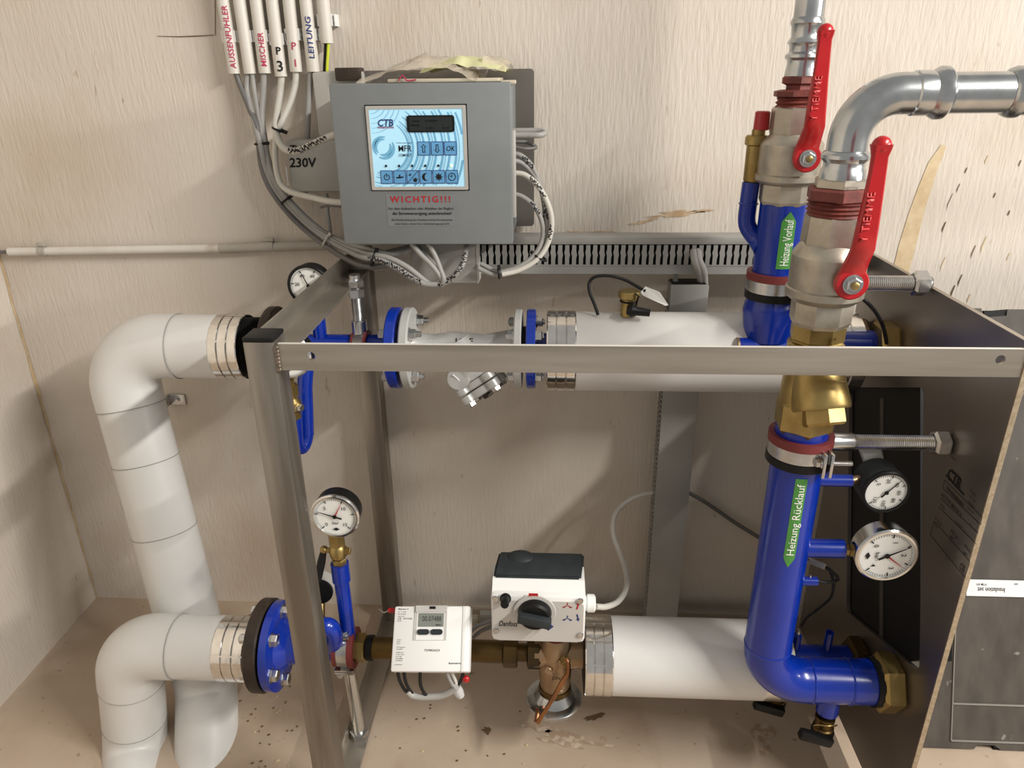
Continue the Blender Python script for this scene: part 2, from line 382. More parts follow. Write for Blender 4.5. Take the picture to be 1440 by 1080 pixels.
def round_poly(pts, r, n=5):
    out = []; k = len(pts)
    for i in range(k):
        a, c, b = V((*pts[i-1], 0)), V((*pts[i], 0)), V((*pts[(i+1) % k], 0)); u = (a-c).normalized()*r; v = (b-c).normalized()*r
        for j in range(n+1):
            t = j/n; q = c+u*(1-t)**2+v*t**2; out.append((q.x, q.y))
    return out
sp_ = holed(MB(), [(1.002, .034), (1.588, .034), (1.588, 1.045), (1.002, 1.045)], [round_poly(hole, .018)], lambda y, z: V((.668, y, z)), (.008, 0, 0)).obj('side_plate', 'plate', fr, 0)
MB().box((.6678, 1.0, .034), (.6762, 1.0022, 1.045)).obj('cut_edge', 'edge', sp_, 0)
MB().box((.6678, 1.002, 1.0448), (.6762, 1.588, 1.0462)).obj('cut_edge', 'steel', sp_, 0)
# rating plate printed on the side plate: read towards the viewer along -Y
def RP(u, v): p = PX(u, v, .6676); return p
tl = RP(1337, 641); yl = tl.y; zt = tl.z
lab = [RP(1337, 641), RP(1386, 712), RP(1358, 814), RP(1308, 752)]
R_, U_ = -Y_, Z_
ytop, ybot = 1.185, 1.02
zt, zb = RP(1336, 650).z, RP(1340, 800).z
def ptxt(t, u, v, h, **k): text('lettering', t, RP(u, v), R_, U_, h, 'ink', sp_, **k)
def pline(u0, v0, u1, v1, wd=.0012):
    a, b = RP(u0, v0), RP(u1, v1); d = (b-a).normalized(); n = d.cross(X_)*wd/2
    MB().face([a-n, b-n, b+n, a+n]).obj('printed_line', 'ink', sp_, 0)
ptxt('CTB', 1331, 671, .020, bold=.03, shear=.12, width=.040)
pline(1330, 668, 1356, 696, .0035)
for i, s in enumerate(('Wärmeüberg', 'In den Langen', '12345 Berlin', 'Telefon 030')): ptxt(s, 1364-i*1.3, 690+i*8, .0042, width=.019)
pline(1328, 675, 1381, 727); pline(1326, 687, 1379, 738)
ptxt('Wärmeübergabestation', 1331, 688, .0075, bold=.015, width=.056)
ptxt('HEIZ CTA 0.47  40M 44  NW 100', 1324, 697, .0065, bold=.01, width=.066)
pline(1323, 701, 1376, 750)
ptxt('PN/bar', 1323, 711, .005, width=.014); ptxt('max 120°C', 1343, 734, .005, width=.022)
pline(1320, 713, 1373, 765)
ptxt('Primär', 1315, 730, .006); ptxt('PN 16', 1337, 748, .006); ptxt('PN 6', 1356, 769, .006)
ptxt('110°', 1313, 738, .006); ptxt('90°', 1336, 756, .006); ptxt('60°', 1354, 778, .006)
pline(1314, 733, 1364, 790); pline(1308, 752, 1357, 812); pline(1308, 752, 1314, 733); pline(1357, 812, 1364, 790); pline(1337, 641, 1345, 648)
pline(1328, 675, 1326, 687); pline(1381, 727, 1379, 738)
ptxt('CE', 1349, 798, .011, width=.013)
# ------------------------------------------------------------------ bracket on the wall
p = P(240, 563, 1.66); br = thing('wall_bracket', 'small zinc angle bracket screwed to the wall beside the white riser pipe', 'bracket', p)
MB().box((p.x-.006, 1.664, p.z-.014), (p.x+.036, 1.6695, p.z+.014), .001).obj('wall_leg', 'zinc', br)
MB().box((p.x-.012, 1.60, p.z-.014), (p.x-.004, 1.67, p.z+.014), .001).obj('arm', 'zinc', br)
hexbolt(MB(), (p.x+.016, 1.664, p.z), -Y_, .006, .004).obj('screw', 'zinc', br)

# ------------------------------------------------------------------ insulated pipes
YU, ZU, YL, ZL = 1.45, .868, 1.21, .270
def seam(A, d, r, parent): MB().torus(A, d, r+.0004, .0011, 40, 6).obj('seam', 'seam', parent)
def foil_band(x0, x1, y, z, r, parent, ribs=2):
    pr = [(0, r), (.002, r+.0012)]
    for k in range(1, ribs+1):
        c = (x1-x0)*k/(ribs+1); pr += [(c-.0018, r+.0012), (c, r-.0008), (c+.0018, r+.0012)]
    pr += [(x1-x0-.002, r+.0012), (x1-x0, r)]
    o = MB().lathe((x0, y, z), X_, pr, 48, cap=False).obj('aluminium_tape', 'foil', parent, 25)
    for k in range(3):
        m = MB(); a = .5+k*1.1; m.obox(V((x0+(x1-x0)*.5, y-math.cos(a)*(r+.0006), z+math.sin(a)*(r+.0006))), X_, V((0, math.sin(a), math.cos(a))), V((0, -math.cos(a), math.sin(a))), (x1-x0)*.5, .0015, .0009); m.obj('tape_fold', 'foil', o, 0)
def riser(label, A, C, B, D, r, Rb, xs, xband, fold):
    t = thing('insulated_pipe', label, 'pipe', (B.x, B.y, 0))
    path = fil([A, C, B], Rb, 16)
    k0 = 1; d1 = (C-A).normalized(); d2 = (B-C).normalized()
    e0 = path[1]-d1*.045; e1 = path[17]+d2*.035
    MB().cyl(V((xband, A.y, A.z)), e0, r, seg=48).obj('straight_jacket', 'pvc', t)
    MB().sweep([e0]+path[1:18]+[e1], r+.0015, 48).obj('elbow_jacket', 'pvc', t)
    low = fil([e1, B, D], .075, 14)
    MB().sweep(low, r, 48).obj('riser_jacket', 'pvc', t)
    seam(e0, d1, r+.001, t); seam(e1, d2, r+.001, t)
    for f in fold:
        q = e1.lerp(B, f); seam(q, d2, r, t)
    s0 = (A+d1*.0)+V((0, 0, r)); 
    MB().sweep([p+V((0, -.012, r*.985)) for p in [e0, path[1], path[4]]], .0008, 6).obj('seam', 'seam', t)
    return t
A = V((P(340, 486, YU).x, YU, ZU)); C = V((P(163, 488, YU).x, YU, ZU)); B = P(291, 968, 1.29); D = P(291, 1130, 1.10)
t = riser('tall white insulated riser pipe whose upper elbow turns right along the wall', A, C, B, D, .069, .085, None, P(316, 486, YU).x, (.18, .42))
foil_band(P(311, 486, YU).x, P(350, 486, YU).x, YU, ZU, .069, t)
YK = 1.195
A = V((P(345, 905, YK).x, YK, ZL+.002)); C = V((P(181, 905, YK).x, YK, ZL+.002)); B = P(192, 1046, YK); D = P(183, 1160, 1.02)
t = riser('short white insulated pipe in front with its elbow low beside the left wall', A, C, B, D, .067, .080, None, P(322, 905, YK).x, (.6,))
foil_band(P(314, 905, YK).x, P(357, 905, YK).x, YK, ZL+.002, .067, t)
t = thing('insulated_pipe', 'thick white insulated pipe running level behind the front rail below the slotted duct', 'pipe', (.2, YU, ZU-.08))
x0, x1 = P(806, 495, YU).x, .592
MB().cyl((x0, YU, ZU-.004), (x1, YU, ZU-.004), .083, seg=56).obj('straight_jacket', 'pvc', t)
foil_band(P(769, 495, YU).x, x0+.004, YU, ZU-.004, .0835, t); foil_band(x1-.03, .618, YU, ZU-.004, .083, t, 1)
t = thing('insulated_pipe', 'thick white insulated pipe low on the right between actuator valve and blue header', 'pipe', (.25, YL, ZL-.08))
x0, x1 = P(856, 920, YL).x, P(1070, 922, YL).x
MB().cyl((x0, YL, ZL), (x1, YL, ZL), .080, seg=56).obj('straight_jacket', 'pvc', t)
foil_band(P(821, 920, YL).x, x0+.004, YL, ZL, .0808, t); foil_band(x1-.006, x1+.05, YL, ZL, .0795, t, 1)
MB().lathe((P(821, 920, YL).x-.003, YL, ZL), X_, [(0, .05), (.003, .079)], 40).obj('end_foam', 'black', t)

# ------------------------------------------------------------------ flanges and blue pipework on the left
def flange(x, y, z, r, th, m, parent, name='flange', rb=.012): 
    return MB().lathe((x, y, z), X_, [(0, r-.0025), (.0025, r), (th-.0025, r), (th, r-.0025)], 48).obj(name, m, parent)
def flange_bolts(x, y, z, rc, d, parent, n=4, ph=PI/4, r=.0105, h=.011, stud=.012, m='zinc', name='bolt'):
    for k in range(n):
        a = ph+2*PI*k/n; hexbolt(MB(), (x, y+rc*math.cos(a), z+rc*math.sin(a)), d, r, h, True, stud).obj(name, m, parent, 25)
# upper left: black flange, blue pipe, siphon
t = thing('flanged_pipe', 'slim blue pipe with siphon loop and blue flange behind the upper front rail', 'pipe', (-.45, YU, ZU-.08))
xb = P(367, 482, YU).x
MB().lathe((xb, YU, ZU), X_, [(0, .035), (.02, .036), (.021, .084), (.024, .087), (.040, .087), (.043, .084)], 40).obj('black_flange', 'bsteel', t)
m_ = MB()
for k in range(9): m_.lathe((xb-.05+k*.006, YU, ZU+.0), X_, [(0, .060), (.003, .064), (.006, .060)], 32)
m_.obj('threaded_neck', 'black', t)
xf0, xf1 = P(560, 491, YU).x, P(574, 491, YU).x
MB().cyl((xb+.03, YU, ZU), (xf0+.003, YU, ZU), .0285, seg=32).obj('pipe', 'blue', t)
f1 = flange(xf0-.014, YU, ZU, .0865, .022, 'fblue', t)
MB().lathe((P(450, 470, YU).x, YU, ZU+.02), Z_, [(0, .017), (.008, .0145), (.07, .0145), (.10, .0145)], 20).obj('gauge_stub', 'blue', t)
up = [P(433, 500, 1.40), P(429, 540, 1.38), P(430, 575, 1.37), P(431, 612, 1.36), P(425, 629, 1.345), P(418, 624, 1.33), P(416, 604, 1.325), P(415, 586, 1.32)]
MB().sweep(cr_path([V((P(436, 480, YU).x, YU, ZU-.01))]+up[:4], 8), .0155, 20).sweep(cr_path(up[2:6]+up[6:], 8), .0145, 20).obj('siphon_loop', 'blue', t)
flange_bolts(xf0-.014, YU, ZU, .0665, -X_, t, r=.0105, h=.012, stud=0, m='zinc')
# gauge with brass cock just behind the front post (only its lower rim shows)
def gauge(label, c, r, depth, rot, bezel, group=None, numbers=('0', '1', '2', '4'), needle=.6, marker=None, body='black', unit='bar', name='pressure_gauge', cat='gauge', emblem=True, tick=.9):
    """dial faces the viewer (-Y); rot turns the dial about its axis"""
    t = thing(name, label, cat, V((c.x, c.y+depth, c.z-r)))
    MB().lathe(c+V((0, depth, 0)), -Y_, [(0, r*.90), (.003, r*.97), (depth*.55, r*.97), (depth*.6, r*1.0), (depth-.003, r*1.0)], 48).obj('case', body, t)
    MB().lathe(c+V((0, .005, 0)), -Y_, [(0, r), (.002, r*1.03), (.006, r*1.03), (.0085, r*.97), (.0085, r*.90), (.005, r*.88)], 48, cap=False).obj('bezel', bezel, t)
    dl = MB().lathe(c+V((0, .0015, 0)), -Y_, [(0, r*.90), (.001, r*.895)], 48).obj('dial', 'dial', t)
    yo = c.y-.0012
    def at(a, k): a += rot; return V((c.x+math.sin(a)*r*k, yo, c.z+math.cos(a)*r*k))
    mb = MB()
    for i in range(46):
        a = math.radians(-135+270*i/45); big = i % 9 == 0; k0 = .84; k1 = .70 if big else .77; wd = r*(.022 if big else .010)
        p, q = at(a, k0), at(a, k1); n = (q-p).normalized().cross(Y_)*wd; mb.face([p-n, q-n, q+n, p+n])
    mb.obj('scale', 'ink', dl, 0)
    Rv = V((math.cos(rot), 0, -math.sin(rot))); Uv = V((math.sin(rot), 0, math.cos(rot)))
    for i, s in enumerate(numbers):
        a = math.radians(-135+270*i/(len(numbers)-1)); p = at(a, .55)
        text('numeral', s, p-Uv*r*.08, Rv, Uv, r*.16, 'ink', dl, align='CENTER', off=0, bold=.01)
    if unit: text('unit', unit, V((c.x, yo, c.z))-Uv*r*.38, Rv, Uv, r*.15, 'ink', dl, align='CENTER', off=0, bold=.01)
    if emblem:
        e = V((c.x, yo, c.z))-Uv*r*.62; MB().face([e-Rv*r*.15, e-Uv*r*.08, e+Rv*r*.15, e+Uv*r*.08]).obj('emblem', 'ink', dl, 0)
    def ndl(a, k, k2, m, yy, nm, wd=.025):
        p = at(a, k)+V((0, yy, 0)); q = at(a+PI, k2)+V((0, yy, 0)); n = (p-q).normalized().cross(Y_)*r
        MB().prism([q-n*wd*1.6, p-n*wd*.35, p+n*wd*.35, q+n*wd*1.6], (0, -.0006, 0)).obj(nm, m, t, 0)
    if marker is not None: ndl(marker, .72, .05, 'redink', -.0006, 'marker_needle', .02)
    ndl(needle, .78, .30, 'ink', -.0014, 'needle')
    MB().lathe(V((c.x, yo-.001, c.z)), -Y_, [(0, r*.09), (.002, r*.08)], 16).obj('hub', 'black', t)
    MB().lathe(c+V((0, -.0022, 0)), -Y_, [(0, r*.08)]+[(.0005, r*.06)], 12).obj('hub_cap', 'zinc', t)
    return t
c = P(434, 402, 1.44); g = gauge('black thermometer partly hidden behind the upper left side rail', c, .043, .034, 0, 'black', numbers=('0', '20', '40', '60', '80', '120'), needle=-.4, unit='', name='thermometer', cat='thermometer', emblem=False, body='black')
MB().cyl(c+V((.010, .012, -.038)), (P(450, 470, YU).x, YU, ZU+.10), .008).obj('stem', 'brass', g)
c = P(404, 500, 1.30); g = gauge('chrome rimmed gauge mostly hidden behind the left front post under the front rail', c, .046, .032, 0, 'chrome', numbers=('0', '1', '2', '4'), unit='bar')
t = thing('gauge_cock', 'brass gauge cock on the blue siphon loop behind the left front post', 'valve', P(408, 590, 1.32))
ax = P(415, 590, 1.32); zt = P(404, 532, 1.31).z
MB().lathe(ax, Z_, [(0, .014), (.012, .014), (.013, .010), (.02, .010)], 6).obj('lower_nut', 'brass', t)
MB().lathe(ax+V((0, 0, .018)), Z_, [(0, .010), (.006, .016), (.022, .016), (.03, .010), (.045, .010)], 24).obj('body', 'brass', t)
MB().lathe(ax+V((0, 0, .055)), Z_, [(0, .015), (.022, .015), (.023, .009), (.05, .009)], 6).obj('upper_nut', 'brass', t)
hexbolt(MB(), ax+V((.012, -.004, .03)), V((.9, -.4, 0)), .008, .008).obj('plug', 'zinc', t)

# lower left: black flange, blue flange, blue stub with gauge pipe
t = thing('flanged_pipe', 'blue bolted flange against a black flange partly hidden by the left front post', 'pipe', (-.6, YL, ZL-.1))
xa, xb_, xc = P(380, 910, YL).x, P(394, 910, YL).x, P(405, 910, YL).x
m_ = MB()
for k in range(5): m_.lathe((xa-.055+k*.011, YL, ZL), X_, [(0, .052), (.005, .062), (.011, .052)], 32)
m_.obj('pleated_neck', 'black', t)
MB().lathe((xa-.022, YL, ZL), X_, [(0, .094), (.003, .098), (.024, .098), (.027, .094)], 48).obj('black_flange', 'bsteel', t)
fb = MB().lathe((xa+.009, YL, ZL), X_, [(0, .090), (.002, .095), (.018, .095), (.020, .091), (.021, .062), (.026, .056), (.040, .040), (.085, .034)], 48).obj('blue_flange', 'fblue', t)
flange_bolts(xa+.028, YL, ZL, .074, X_, t, n=6, ph=PI-.87, r=.0135, h=.013, stud=0)
flange_bolts(xa-.022, YL, ZL, .074, -X_, t, n=6, ph=PI-.87, r=.0125, h=.013, stud=.004)
xg = P(489, 885, YL).x
MB().cyl((xa+.09, YL, ZL), (P(478, 912, YL).x, YL, ZL), .030, seg=28).obj('pipe', 'fblue', t)
MB().sweep(cr_path([P(441, 915, 1.165), P(446, 896, 1.165), P(456, 881, 1.165), P(466, 884, 1.172), P(470, 898, 1.182), P(469, 910, 1.195)]), [.018]*41, 18).obj('bent_stub', 'fblue', t)
gz = P(480, 800, YL).z; gt = P(479, 792, YL).z
MB().lathe((xg, YL, ZL+.01), Z_, [(0, .015), (P(484, 818, YL).z-ZL-.01, .015), (P(484, 816, YL).z-ZL-.01, .0185), (gt-ZL-.01, .0185)], 24).obj('gauge_pipe', 'blue', t)
g = thing('gauge_cock', 'brass gauge cock with black lever below the lower left pressure gauge', 'valve', (xg, YL, gt))
def zr(v, u=482): return P(u, v, YL).z
MB().lathe((xg, YL, gt), Z_, [(0, .015), (.008, .0155), (.012, .013)], 6).obj('lower_nut', 'brass', g)
MB().lathe((xg, YL, gt+.012), Z_, [(0, .010), (.006, .016), (.018, .018), (.030, .015), (.036, .010)], 24).obj('body', 'brass', g)
MB().lathe((xg, YL, gt+.046), Z_, [(0, .0165), (.026, .0165), (.030, .013)], 6).obj('upper_nut', 'brass', g)
MB().lathe((xg, YL, gt+.076), Z_, [(0, .011), (.010, .012), (.014, .017), (.020, .012), (.024, .009)], 20).obj('collar', 'brass', g)
hexbolt(MB(), (xg+.016, YL, gt+.03), X_, .008, .008).obj('packing_screw', 'brass', g)
MB().cyl((xg, YL, gt+.03), (P(456, 776, YL).x, YL, gt+.032), .0055).ball((P(456, 776, YL).x, YL, gt+.032), .0085).obj('spindle', 'brass', g)
MB().sweep([(P(456, 776, YL).x, YL, gt+.034), P(452, 790, YL-.006), P(447, 816, YL-.012)], [.006, .0085, .0075], 14).obj('lever', 'black', g)
c = P(471, 726, 1.17); c.x = P(471, 726, 1.17).x
gauge('chrome rimmed pressure gauge with red marker on brass cock at lower left', c, .046, .036, 0, 'chrome', numbers=('0', '5', '10', '15'), needle=math.radians(-72), marker=math.radians(28))
# small grey thermometer behind the left front post
q = thing('thermometer', 'grey round thermometer mostly hidden behind the left front post above the blue flange', 'thermometer', P(440, 835, 1.27))
MB().lathe(P(452, 818, 1.30), -Y_+X_*.12, [(0, .03), (.03, .032), (.031, .030)], 32).obj('case', 'lgrey', q)
MB().lathe(P(452, 818, 1.30)+V((.0035, -.031, 0)), -Y_+X_*.12, [(0, .031), (.006, .031), (.007, .027)], 32).obj('bezel', 'black', q)
MB().cyl(P(452, 818, 1.315), P(452, 900, 1.235), .008).obj('stem', 'brass', q)

# ------------------------------------------------------------------ strainer between two bolted flanges
t = thing('flanged_strainer', 'silver y-pattern strainer bolted between two blue flanges behind the front rail', 'strainer', (-.15, YU, ZU-.12))
xl, xr = xf0+.016, P(724, 491, YU).x
flange(xl, YU, ZU, .0865, .019, 'sflange', t); flange(xr, YU, ZU, .0835, .016, 'sflange', t)
body = MB(); body.lathe((xl+.015, YU, ZU), X_, [(0, .042), (.02, .032), (.05, .030), (.085, .036), (.12, .034), (.15, .030), (xr-xl-.015, .042)], 40)
bo = body.obj('body', 'silver', t)
bd = V((.50, -.22, -.72)).normalized(); bs = V((P(652, 515, YU).x, YU-.012, ZU-.012))
MB().lathe(bs-bd*.03, bd, [(0, .038), (.03, .047), (.070, .045), (.084, .041)], 36).obj('strainer_branch', 'silver', t)
pl = bs+bd*.055
u_ = bd.cross(Y_).normalized(); w_ = bd.cross(u_).normalized()
cap0 = MB(); cap1 = MB()
for mb, o0, o1, rr in ((cap0, 0, .016, .041), (cap1, .0185, .036, .041)):
    mb.lathe(pl+bd*o0, bd, [(0, rr-.002), (.002, rr), (o1-o0-.002, rr), (o1-o0, rr-.002)], 36)
    for k in range(4):
        a = PI/4+PI/2*k; mb.lathe(pl+(u_*math.cos(a)+w_*math.sin(a))*.045+bd*o0, bd, [(0, .0135), (.002, .015), (o1-o0-.002, .015), (o1-o0, .0135)], 20)
cap0.obj('branch_flange', 'silver', t); cap1.obj('strainer_cover', 'silver', t)
for k in range(4):
    a = PI/4+PI/2*k; hexbolt(MB(), pl+(u_*math.cos(a)+w_*math.sin(a))*.045+bd*.036, bd, .0105, .009, False).obj('bolt', 'zinc', t, 25)
hexbolt(MB(), pl+bd*.036, bd, .013, .012, False).obj('drain_plug', 'bsteel', t, 25)
bc = P(644, 533, 1.385); bdn = V((-.08, -.9, .25)).normalized()
b0 = MB().lathe(bc+bdn*-.02, bdn, [(0, .026), (.018, .024), (.0195, .0225)], 32).obj('cast_boss', 'silver', t)
rv = V((.66, 0, -.66)).normalized()
MB().obox(bc+bdn*.0, rv, bdn, rv.cross(bdn), .014, .0008, .0013).obj('cast_mark', 'paper', b0, 0)
text('cast_lettering', 'LINE', P(640, 484, YU-.029)+V((0, 0, 0)), X_, V((0, .6, .8)), .013, 'ink', t, bold=.02, off=.001)
flange_bolts(xl+.019, YU, ZU, .0665, X_, t, r=.0115, h=.013, stud=.012)
flange_bolts(xr, YU, ZU, .0635, -X_, t, r=.0105, h=.012, stud=.003)
t = thing('pipe_flange', 'blue pipe flange right of the strainer next to the foil taped insulation', 'flange', (P(748, 491, YU).x, YU, ZU-.085))
x = P(741, 491, YU).x
flange(x, YU, ZU, .0835, .019, 'fblue', t); MB().cyl((x+.015, YU, ZU), (x+.06, YU, ZU), .034).obj('pipe_neck', 'blue', t)
MB().cyl((xr+.016, YU, ZU), (x, YU, ZU), .048).obj('gasket', 'black', t)
flange_bolts(x+.019, YU, ZU, .0635, X_, t, r=.0105, h=.012, stud=.005)

# ------------------------------------------------------------------ brass meter pipe, clamp
t = thing('meter_pipe', 'tarnished brass flow sensor pipe with union nuts behind the white heat meter', 'pipe', (-.2, YL, ZL-.03))
ZM = P(690, 916, YL).z
xs = [P(u, 916, YL).x for u in (500, 522, 740, 705, 733, 738, 765)]
MB().cyl((P(518, 916, YL).x, YL, ZM), (P(712, 916, YL).x, YL, ZM), .0235, seg=28).obj('sensor_body', 'dbrass', t)
MB().lathe((P(498, 914, YL).x, YL, ZM), X_, [(0, .027), (.002, .031), (.024, .031), (.027, .028)], 6, PI/6).obj('union_nut', 'brass', t)
MB().lathe((P(523, 914, YL).x-.008, YL, ZM), X_, [(0, .027), (.012, .027)], 24).obj('gasket', 'black', t)
MB().lathe((P(707, 916, YL).x, YL, ZM), X_, [(0, .028), (.003, .033), (.029, .033), (.032, .029)], 6, PI/6).obj('union_nut', 'dbrass', t)
MB().lathe((P(726, 916, YL).x, YL, ZM), X_, [(0, .019), (.03, .019)], 24).obj('tail_pipe', 'dbrass', t)
MB().lathe((P(741, 916, YL).x, YL, ZM), X_, [(0, .028), (.003, .034), (.026, .034), (.03, .030)], 6, PI/6).obj('union_nut', 'dbrass', t)

def rod(mb, A, B, r, pitch=.0032, seg=20):
    A, B = V(A), V(B); L = (B-A).length; n = int(L/pitch); pr = [(0, r*.9)]
    for k in range(n): pr += [(L*(k+.25)/n, r), (L*(k+.75)/n, r*.86)]
    pr += [(L, r*.9)]; return mb.lathe(A, B-A, pr, seg)
def ring(mb, c, d, r0, r1, wd, seg=40, k=0):
    return mb.lathe(V(c)-V(d)*wd/2, d, [(0, r0), (0, r1), (wd*.5, r1+k), (wd, r1), (wd, r0)], seg, cap=False)
# clamp with threaded rod hanging from the upper side rail
xcl = P(507, 478, YU).x
t = thing('pipe_clamp', 'lined pipe clamp with threaded rod hanging from the upper left side rail', 'clamp', (xcl, YU, ZU-.035))
ring(MB(), (xcl, YU, ZU), X_, .027, .036, .022).obj('band', 'zinc', t)
ring(MB(), (xcl+.014, YU, ZU), X_, .027, .038, .006).obj('rubber_lining', 'rubber', t); ring(MB(), (xcl-.013, YU, ZU), X_, .027, .036, .005).obj('rubber_lining', 'rubber', t)
rt = V((P(494, 412, YU).x, YU, .985))
MB().lathe((xcl, YU, ZU+.034), Z_, [(0, .016), (.026, .016), (.028, .014)], 20).obj('rod_socket', 'zinc', t)
rod(MB(), (xcl, YU, ZU+.055), (xcl, YU, 1.0), .0125).obj('threaded_rod', 'zinc', t)
MB().lathe((xcl, YU, .98), Z_, [(0, .017), (.017, .017)], 6).obj('nut', 'zinc', t, 20)
MB().lathe((xcl, YU, 1.0027), Z_, [(0, .0175), (.012, .0175), (.015, .015)], 6).obj('nut', 'zinc', t, 20)
MB().lathe((xcl, YU, 1.015), Z_, [(0, .0115), (.012, .0115)], 16).obj('rod_end', 'zinc', t, 20)
# clamp standing on the lower side rail
xc2 = P(487, 913, YL).x
t = thing('pipe_clamp', 'lined pipe clamp on a chromed pillar standing on the lower side rail', 'clamp', (xc2, YL, .0105))
ring(MB(), (xc2, YL, ZL), X_, .030, .041, .024).obj('band', 'zinc', t)
ring(MB(), (xc2+.017, YL, ZL), X_, .030, .043, .012).obj('rubber_lining', 'rubber', t); ring(MB(), (xc2-.016, YL, ZL), X_, .030, .041, .010).obj('rubber_lining', 'rubber', t)
MB().box((xc2-.022, YL-.03, ZL-.050), (xc2+.02, YL+.03, ZL-.044), .001).box((xc2-.022, YL-.03, ZL-.043), (xc2+.02, YL+.03, ZL-.038), .001).obj('clamp_ears', 'zinc', t)
hexbolt(MB(), (xc2-.012, YL-.024, ZL-.050), -Z_, .007, .007, True, .006).obj('clamp_screw', 'zinc', t, 25)
MB().obox((xc2+.002, YL-.012, ZL+.044), X_, Y_, Z_, .014, .012, .004, .001).obj('clamp_ears', 'zinc', t); hexbolt(MB(), (xc2+.006, YL-.014, ZL+.048), Z_, .006, .005).obj('clamp_screw', 'zinc', t, 25)
pb = V((-.430, YL, .0105))
MB().lathe(pb+V((0, 0, .012)), V((xc2, YL, ZL-.048))-pb-V((0, 0, .012)), [(0, .0135), (.20, .0135), ((V((xc2, YL, ZL-.048))-pb-V((0, 0, .012))).length, .0135)], 24).obj('pillar', 'chrome', t)
MB().lathe(pb, Z_, [(0, .021), (.016, .021), (.019, .018)], 6, .2).obj('nut', 'zinc', t, 20)

# ------------------------------------------------------------------ right-hand headers and valves
YF, XF = 1.11, .415          # front (return) column
YR, XR = 1.40, .426          # rear (supply) column
def zf(v): # height on the front column seen at pixel row v
    u = 1150
    for _ in range(6): u = 720+F*((V((XF, YF, P(u, v, YF).z))-CAM).dot(RT))/((V((XF, YF, P(u, v, YF).z))-CAM).dot(fw))
    return P(u, v, YF).z
def zr_(v):
    u = 1110
    for _ in range(6): u = 720+F*((V((XR, YR, P(u, v, YR).z))-CAM).dot(RT))/((V((XR, YR, P(u, v, YR).z))-CAM).dot(fw))
    return P(u, v, YR).z
def chain(name, m, parent, X, Y, zfun, rows, mpp, seg=32, ph=0, smooth=35):
    """lathe on a vertical column from (pixel row, half width in pixels) pairs, listed from the top"""
    z0 = zfun(rows[-1][0]); prof = [(zfun(v)-z0, hw*mpp) for v, hw in reversed(rows)]
    k = [i for i in range(len(prof))]
    for i in range(1, len(prof)):
        if prof[i][0] <= prof[i-1][0]: prof[i] = (prof[i-1][0]+.0004, prof[i][1])
    return MB().lathe((X, Y, z0), Z_, prof, seg, ph).obj(name, m, parent, smooth)
HX = 1.06
def collar(t, mf=1.0):
    pass
# --- return pipe (front): vertical blue pipe, elbow, level run into the side plate
ZB = .316
t = thing('header_pipe', 'stout blue pipe in front with bend, tee stubs and green downward arrow label', 'pipe', (XF, YF, ZB-.045))
rb = .0425
path = fil([(XF, YF, zf(598)), (XF, YF, ZB), (.655, YF, ZB)], .078, 14)
MB().sweep(path, rb, 40).obj('pipe', 'blue', t)
for xx in (.503, .575): MB().torus((xx, YF, ZB), X_, rb-.0005, .0022, 40, 8).obj('weld_seam', 'blue', t)
MB().torus((XF, YF, ZB+.085), Z_, rb-.0008, .0022, 40, 8).obj('weld_seam', 'blue', t)
p = P(1205, 676, YF); MB().cyl((XF+.02, YF, p.z), (P(1197, 676, YF).x, YF, p.z), .0105).obj('gauge_stub', 'blue', t)
p = P(1160, 771, YF); MB().cyl((XF+.02, YF, p.z), (P(1186, 771, YF).x, YF, p.z), .0165, seg=28).obj('gauge_stub', 'blue', t)
p = P(1130, 817, YF); MB().cyl((XF+.02, YF, p.z), (P(1149, 817, YF).x, YF, p.z), .0085).obj('sensor_pocket', 'blue', t)
hexbolt(MB(), (P(1139, 813, YF).x, YF, p.z+.008), Z_, .0025, .005, False).obj('pocket_screw', 'zinc', t)
MB().cyl((P(1165, 990, YF).x, YF, ZB-.035), (P(1161, 1008, YF).x, YF, ZB-.078), .021).obj('drain_stub', 'blue', t)
MB().lathe((.628, YF, ZB), X_, [(0, .050), (.006, .0575), (.034, .0575), (.04, .051)], 6, PI/6).obj('union_nut', 'brass', t, 20)
MB().lathe((.618, YF, ZB), X_, [(0, .046), (.012, .046)], 32).obj('gasket', 'black', t)
def cyl_map(A, d, ref, r, w0=0, up=None):
    A, d = V(A), V(d).normalized(); ref = V(ref); ref = (ref-d*ref.dot(d)).normalized(); sd = d.cross(ref)
    def f(s, wv, lift=0):
        a = (wv+w0)/r; return A+d*s+(ref*math.cos(a)+sd*math.sin(a))*(r+lift)
    return f
def pipe_label(parent, X, Y, r, z0, z1, wo, hw, tip, txt, th, toff):
    refd = V((CAM.x-X, CAM.y-Y, 0)); f = cyl_map((X, Y, 0), Z_, refd, r, wo)
    rows = []
    ns = 26
    for i in range(ns+1):
        z = z0+(z1-z0)*i/ns; k = min(1, (z1-z)/.018) if tip > 0 else min(1, (z-z0)/.018)
        rows.append([f(z, hw*k*(-1+2*j/6), .0007) for j in range(7)])
    MB().grid(rows).obj('label', 'green', parent, 60)
    text('lettering', txt, (0, 0, 0), X_, Z_, th, 'whiteink', parent, width=(z1-z0)*.80, fmap=lambda x, y: f(z0+toff+x, -(y-th*.5), .0014))
pipe_label(t, XF, YF, rb, zf(777), zf(656), .012, .0095, -1, 'Heizung Rücklauf', .0125, .024)
